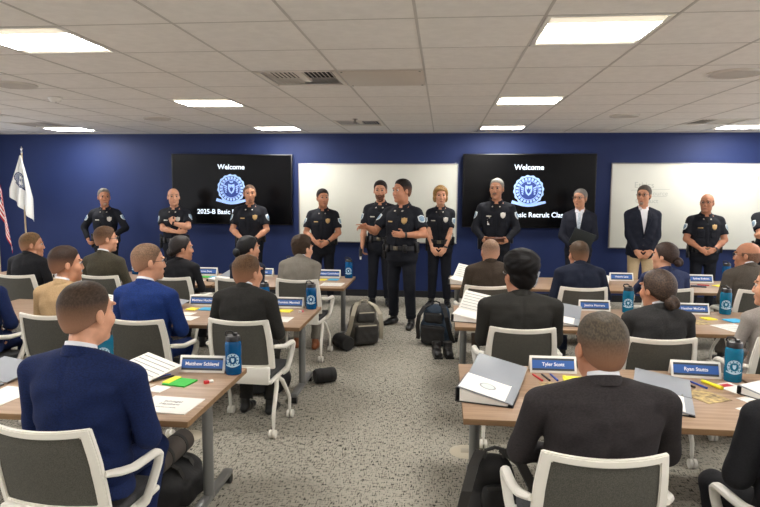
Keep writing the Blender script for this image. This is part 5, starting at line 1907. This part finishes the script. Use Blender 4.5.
backpack(-.055, 7.12, -18, nb, kb, kb, 'dark blue backpack standing in the aisle by the back right table', .46, .36)
def roll(x, y, rz, r, L, mat, label, name='sleeping_roll', z=None, st=kb, tilt=0):
    t = root(name, (x, y, r if z is None else z), R_(rz), label, 'rolled mat')
    t.rotation_euler = (0, R_(tilt), R_(rz))
    m = MB()
    m.tube([(-L / 2, 0, 0), (-L / 2 + .015, 0, 0), (-L / 4, 0, 0), (0, 0, 0), (L / 4, 0, 0), (L / 2 - .015, 0, 0), (L / 2, 0, 0)], [r * .86, r * .97, r * .985, r * .975, r * .985, r * .97, r * .86], 24)
    m.build('rolled_mat', mat, t)
    for k in (-1, 1):
        m = MB().tube([(k * L * .22 - .012, 0, 0), (k * L * .22 + .012, 0, 0)], r * 1.0, 24)
        m.build('strap', st, t)
    return t
roll(-1.10, 6.78, -52, .085, .26, pm('black_roll', (28, 27, 26), .8), 'black rolled bundle on the floor beside the grey backpack')
t = root('boots', (.03, 6.62, 0), R_(8), 'pair of black boots on the floor in front of the dark blue backpack', 'boots')
for s in (1, -1):
    def f(S):
        S.cap((s * .062, .06, .045), (s * .062, -.10, .04), .046, .044, .0)
        S.cap((s * .062, .06, .05), (s * .062, .07, .15), .048, .052, .03, flat=True)
        clamp0(S)
    v, q = sdf_bag((-.2, -.2, -.02), (.2, .2, .3), .009, f)
    b, _ = np_mesh('boot', v, q, pm('boot_leather', (22, 20, 19), .4, bump=(60, .3, .004)), t)
    MB().box((s * .062, -.02, .012), (.094, .24, .022), bev=.008).build('boot_sole', blk, b)
    m = MB()
    for k in range(5):
        m.tube([(s * .062 - .024, -.03 + .014 * k, .090 + .012 * k), (s * .062, -.036 + .014 * k, .096 + .012 * k), (s * .062 + .024, -.03 + .014 * k, .090 + .012 * k)], .0035, 6)
    m.build('laces', gp, b)
# the black kit bags under the tables
def duffel(x, y, rz, label, L=.5, r=.16, mat=kb, name='kit_bag', mat_roll=False):
    t = root(name, (x, y, 0), R_(rz), label, 'bag')
    def f(s):
        s.rbox((0, 0, r * .95), (L, r * 2, r * 1.9), r * .7)
        s.rbox((0, -r * .95, r * .75), (L * .6, .09, r * 1.1), .03, .02)
        s.rbox((L * .47, 0, r * .8), (.09, r * 1.2, r * 1.1), .03, .02)
        rumple(s, .006, 26)
        clamp0(s)
    v, q = sdf_bag((-L, -.35, -.02), (L, .35, .5), .012, f)
    np_mesh('bag_body', v, q, mat, t)
    for k in (-1, 1):
        MB().strap([(k * L * .18, -r * 1.12, .03), (k * L * .18, -r * 1.18, r), (k * L * .17, -r * .7, r * 1.85), (k * L * .16, 0, r * 2.15), (k * L * .17, r * .7, r * 1.85), (k * L * .18, r * 1.1, r)], .034, .006, (1, 0, 0)).build('strap', gp, t)
    MB().strap([(-L * .42, 0, r * 1.90), (0, 0, r * 1.96), (L * .42, 0, r * 1.90)], .02, .006, (0, 1, 0)).build('zip', gp, t)
    if mat_roll:
        z, q = r * 1.9 + .062, .068
        MB().tube([(x_, 0, z) for x_ in (-.19, -.18, -.09, 0, .09, .18, .19)], [q * .86, q * .97, q * .985, q * .975, q * .985, q * .97, q * .86], 24).build('rolled_mat', pm('grey_brown_roll', (74, 66, 60), .75, bump=(40, .2, .004)), t)
        for k in (-1, 1):
            MB().tube([(k * .085 - .013, 0, z), (k * .085 + .013, 0, z)], q * 1.02, 24).build('roll_strap', gp, t)
    return t
duffel(-1.545, 3.28, 88, 'black kit bag with a rolled mat strapped on top, under the nearest left table', .42, .125, mat_roll=True)
duffel(-1.58, 5.25, 12, 'black bag on the floor under the middle left table', .42, .14)
roll(-1.075, 5.56, 30, .07, .20, pm('black_roll2', (24, 23, 23), .7), 'black rolled bundle sticking out from under the middle left table')
backpack(.275, 2.985, 12, kb, gp, pm('black_bag_pocket', (16, 16, 17), .7, bump=(60, .3, .004)), 'tall black backpack standing at the left foot of the charcoal suited man', .49, .27)
duffel(.54, 5.36, 80, 'dark bag under the left end of the middle right table', .40, .14)
# round floor boxes
fb = pm('floor_box_beige', (176, 166, 146), .45)
for (x, y, l) in ((-1.84, 4.20, 'round beige floor outlet cover under the nearest left table'), (.19, 4.16, 'round beige floor outlet cover beside the leg of the nearest right table')):
    t = root('floor_outlet', (x, y, 0), 0, l, 'floor outlet', 'round floor outlet covers')
    MB().lathe([(0, .008), (.085, .008), (.10, .005), (.115, .0005), (0, .0005)], n=40).build('cover_ring', fb, t)
    MB().box((0, .0, .0088), (.07, .07, .0016), bev=.0005).build('outlet_flap', pm('floor_box_flap', (150, 142, 126), .4), t)

# ------------------------------------------------------------------ camera, light, view
cam = bpy.data.cameras.new('camera')
co = bpy.data.objects.new('camera', cam)
COL.objects.link(co)
yaw, pit, roll_ = R_(5.76), R_(6.02), .0064
fw = Vector((-math.sin(yaw) * math.cos(pit), math.cos(yaw) * math.cos(pit), -math.sin(pit)))
rt_ = Vector((math.cos(yaw), math.sin(yaw), 0))
up = rt_.cross(fw)
r2 = rt_ * math.cos(roll_) + up * math.sin(roll_)
u2 = up * math.cos(roll_) - rt_ * math.sin(roll_)
co.matrix_world = Matrix(((r2.x, u2.x, -fw.x, 0), (r2.y, u2.y, -fw.y, 0), (r2.z, u2.z, -fw.z, 1.82), (0, 0, 0, 1)))
cam.sensor_width = 36
cam.lens = 615 / 760 * 36
cam.clip_start = .05
SC.camera = co
w = bpy.data.worlds.new('world')
SC.world = w
w.use_nodes = True
w.node_tree.nodes['Background'].inputs[0].default_value = lin((250, 250, 255))
w.node_tree.nodes['Background'].inputs[1].default_value = 1.75
vs = SC.view_settings
vs.view_transform = 'Standard'
vs.look = 'None'
vs.exposure = 0.55
vs.gamma = 1.0
vs.use_curve_mapping = False
SC.cycles.use_denoising = True
SC.cycles.max_bounces = 6
SC.cycles.diffuse_bounces = 4
SC.cycles.caustics_reflective = False
SC.cycles.caustics_refractive = False
SC.cycles.sample_clamp_indirect = 8
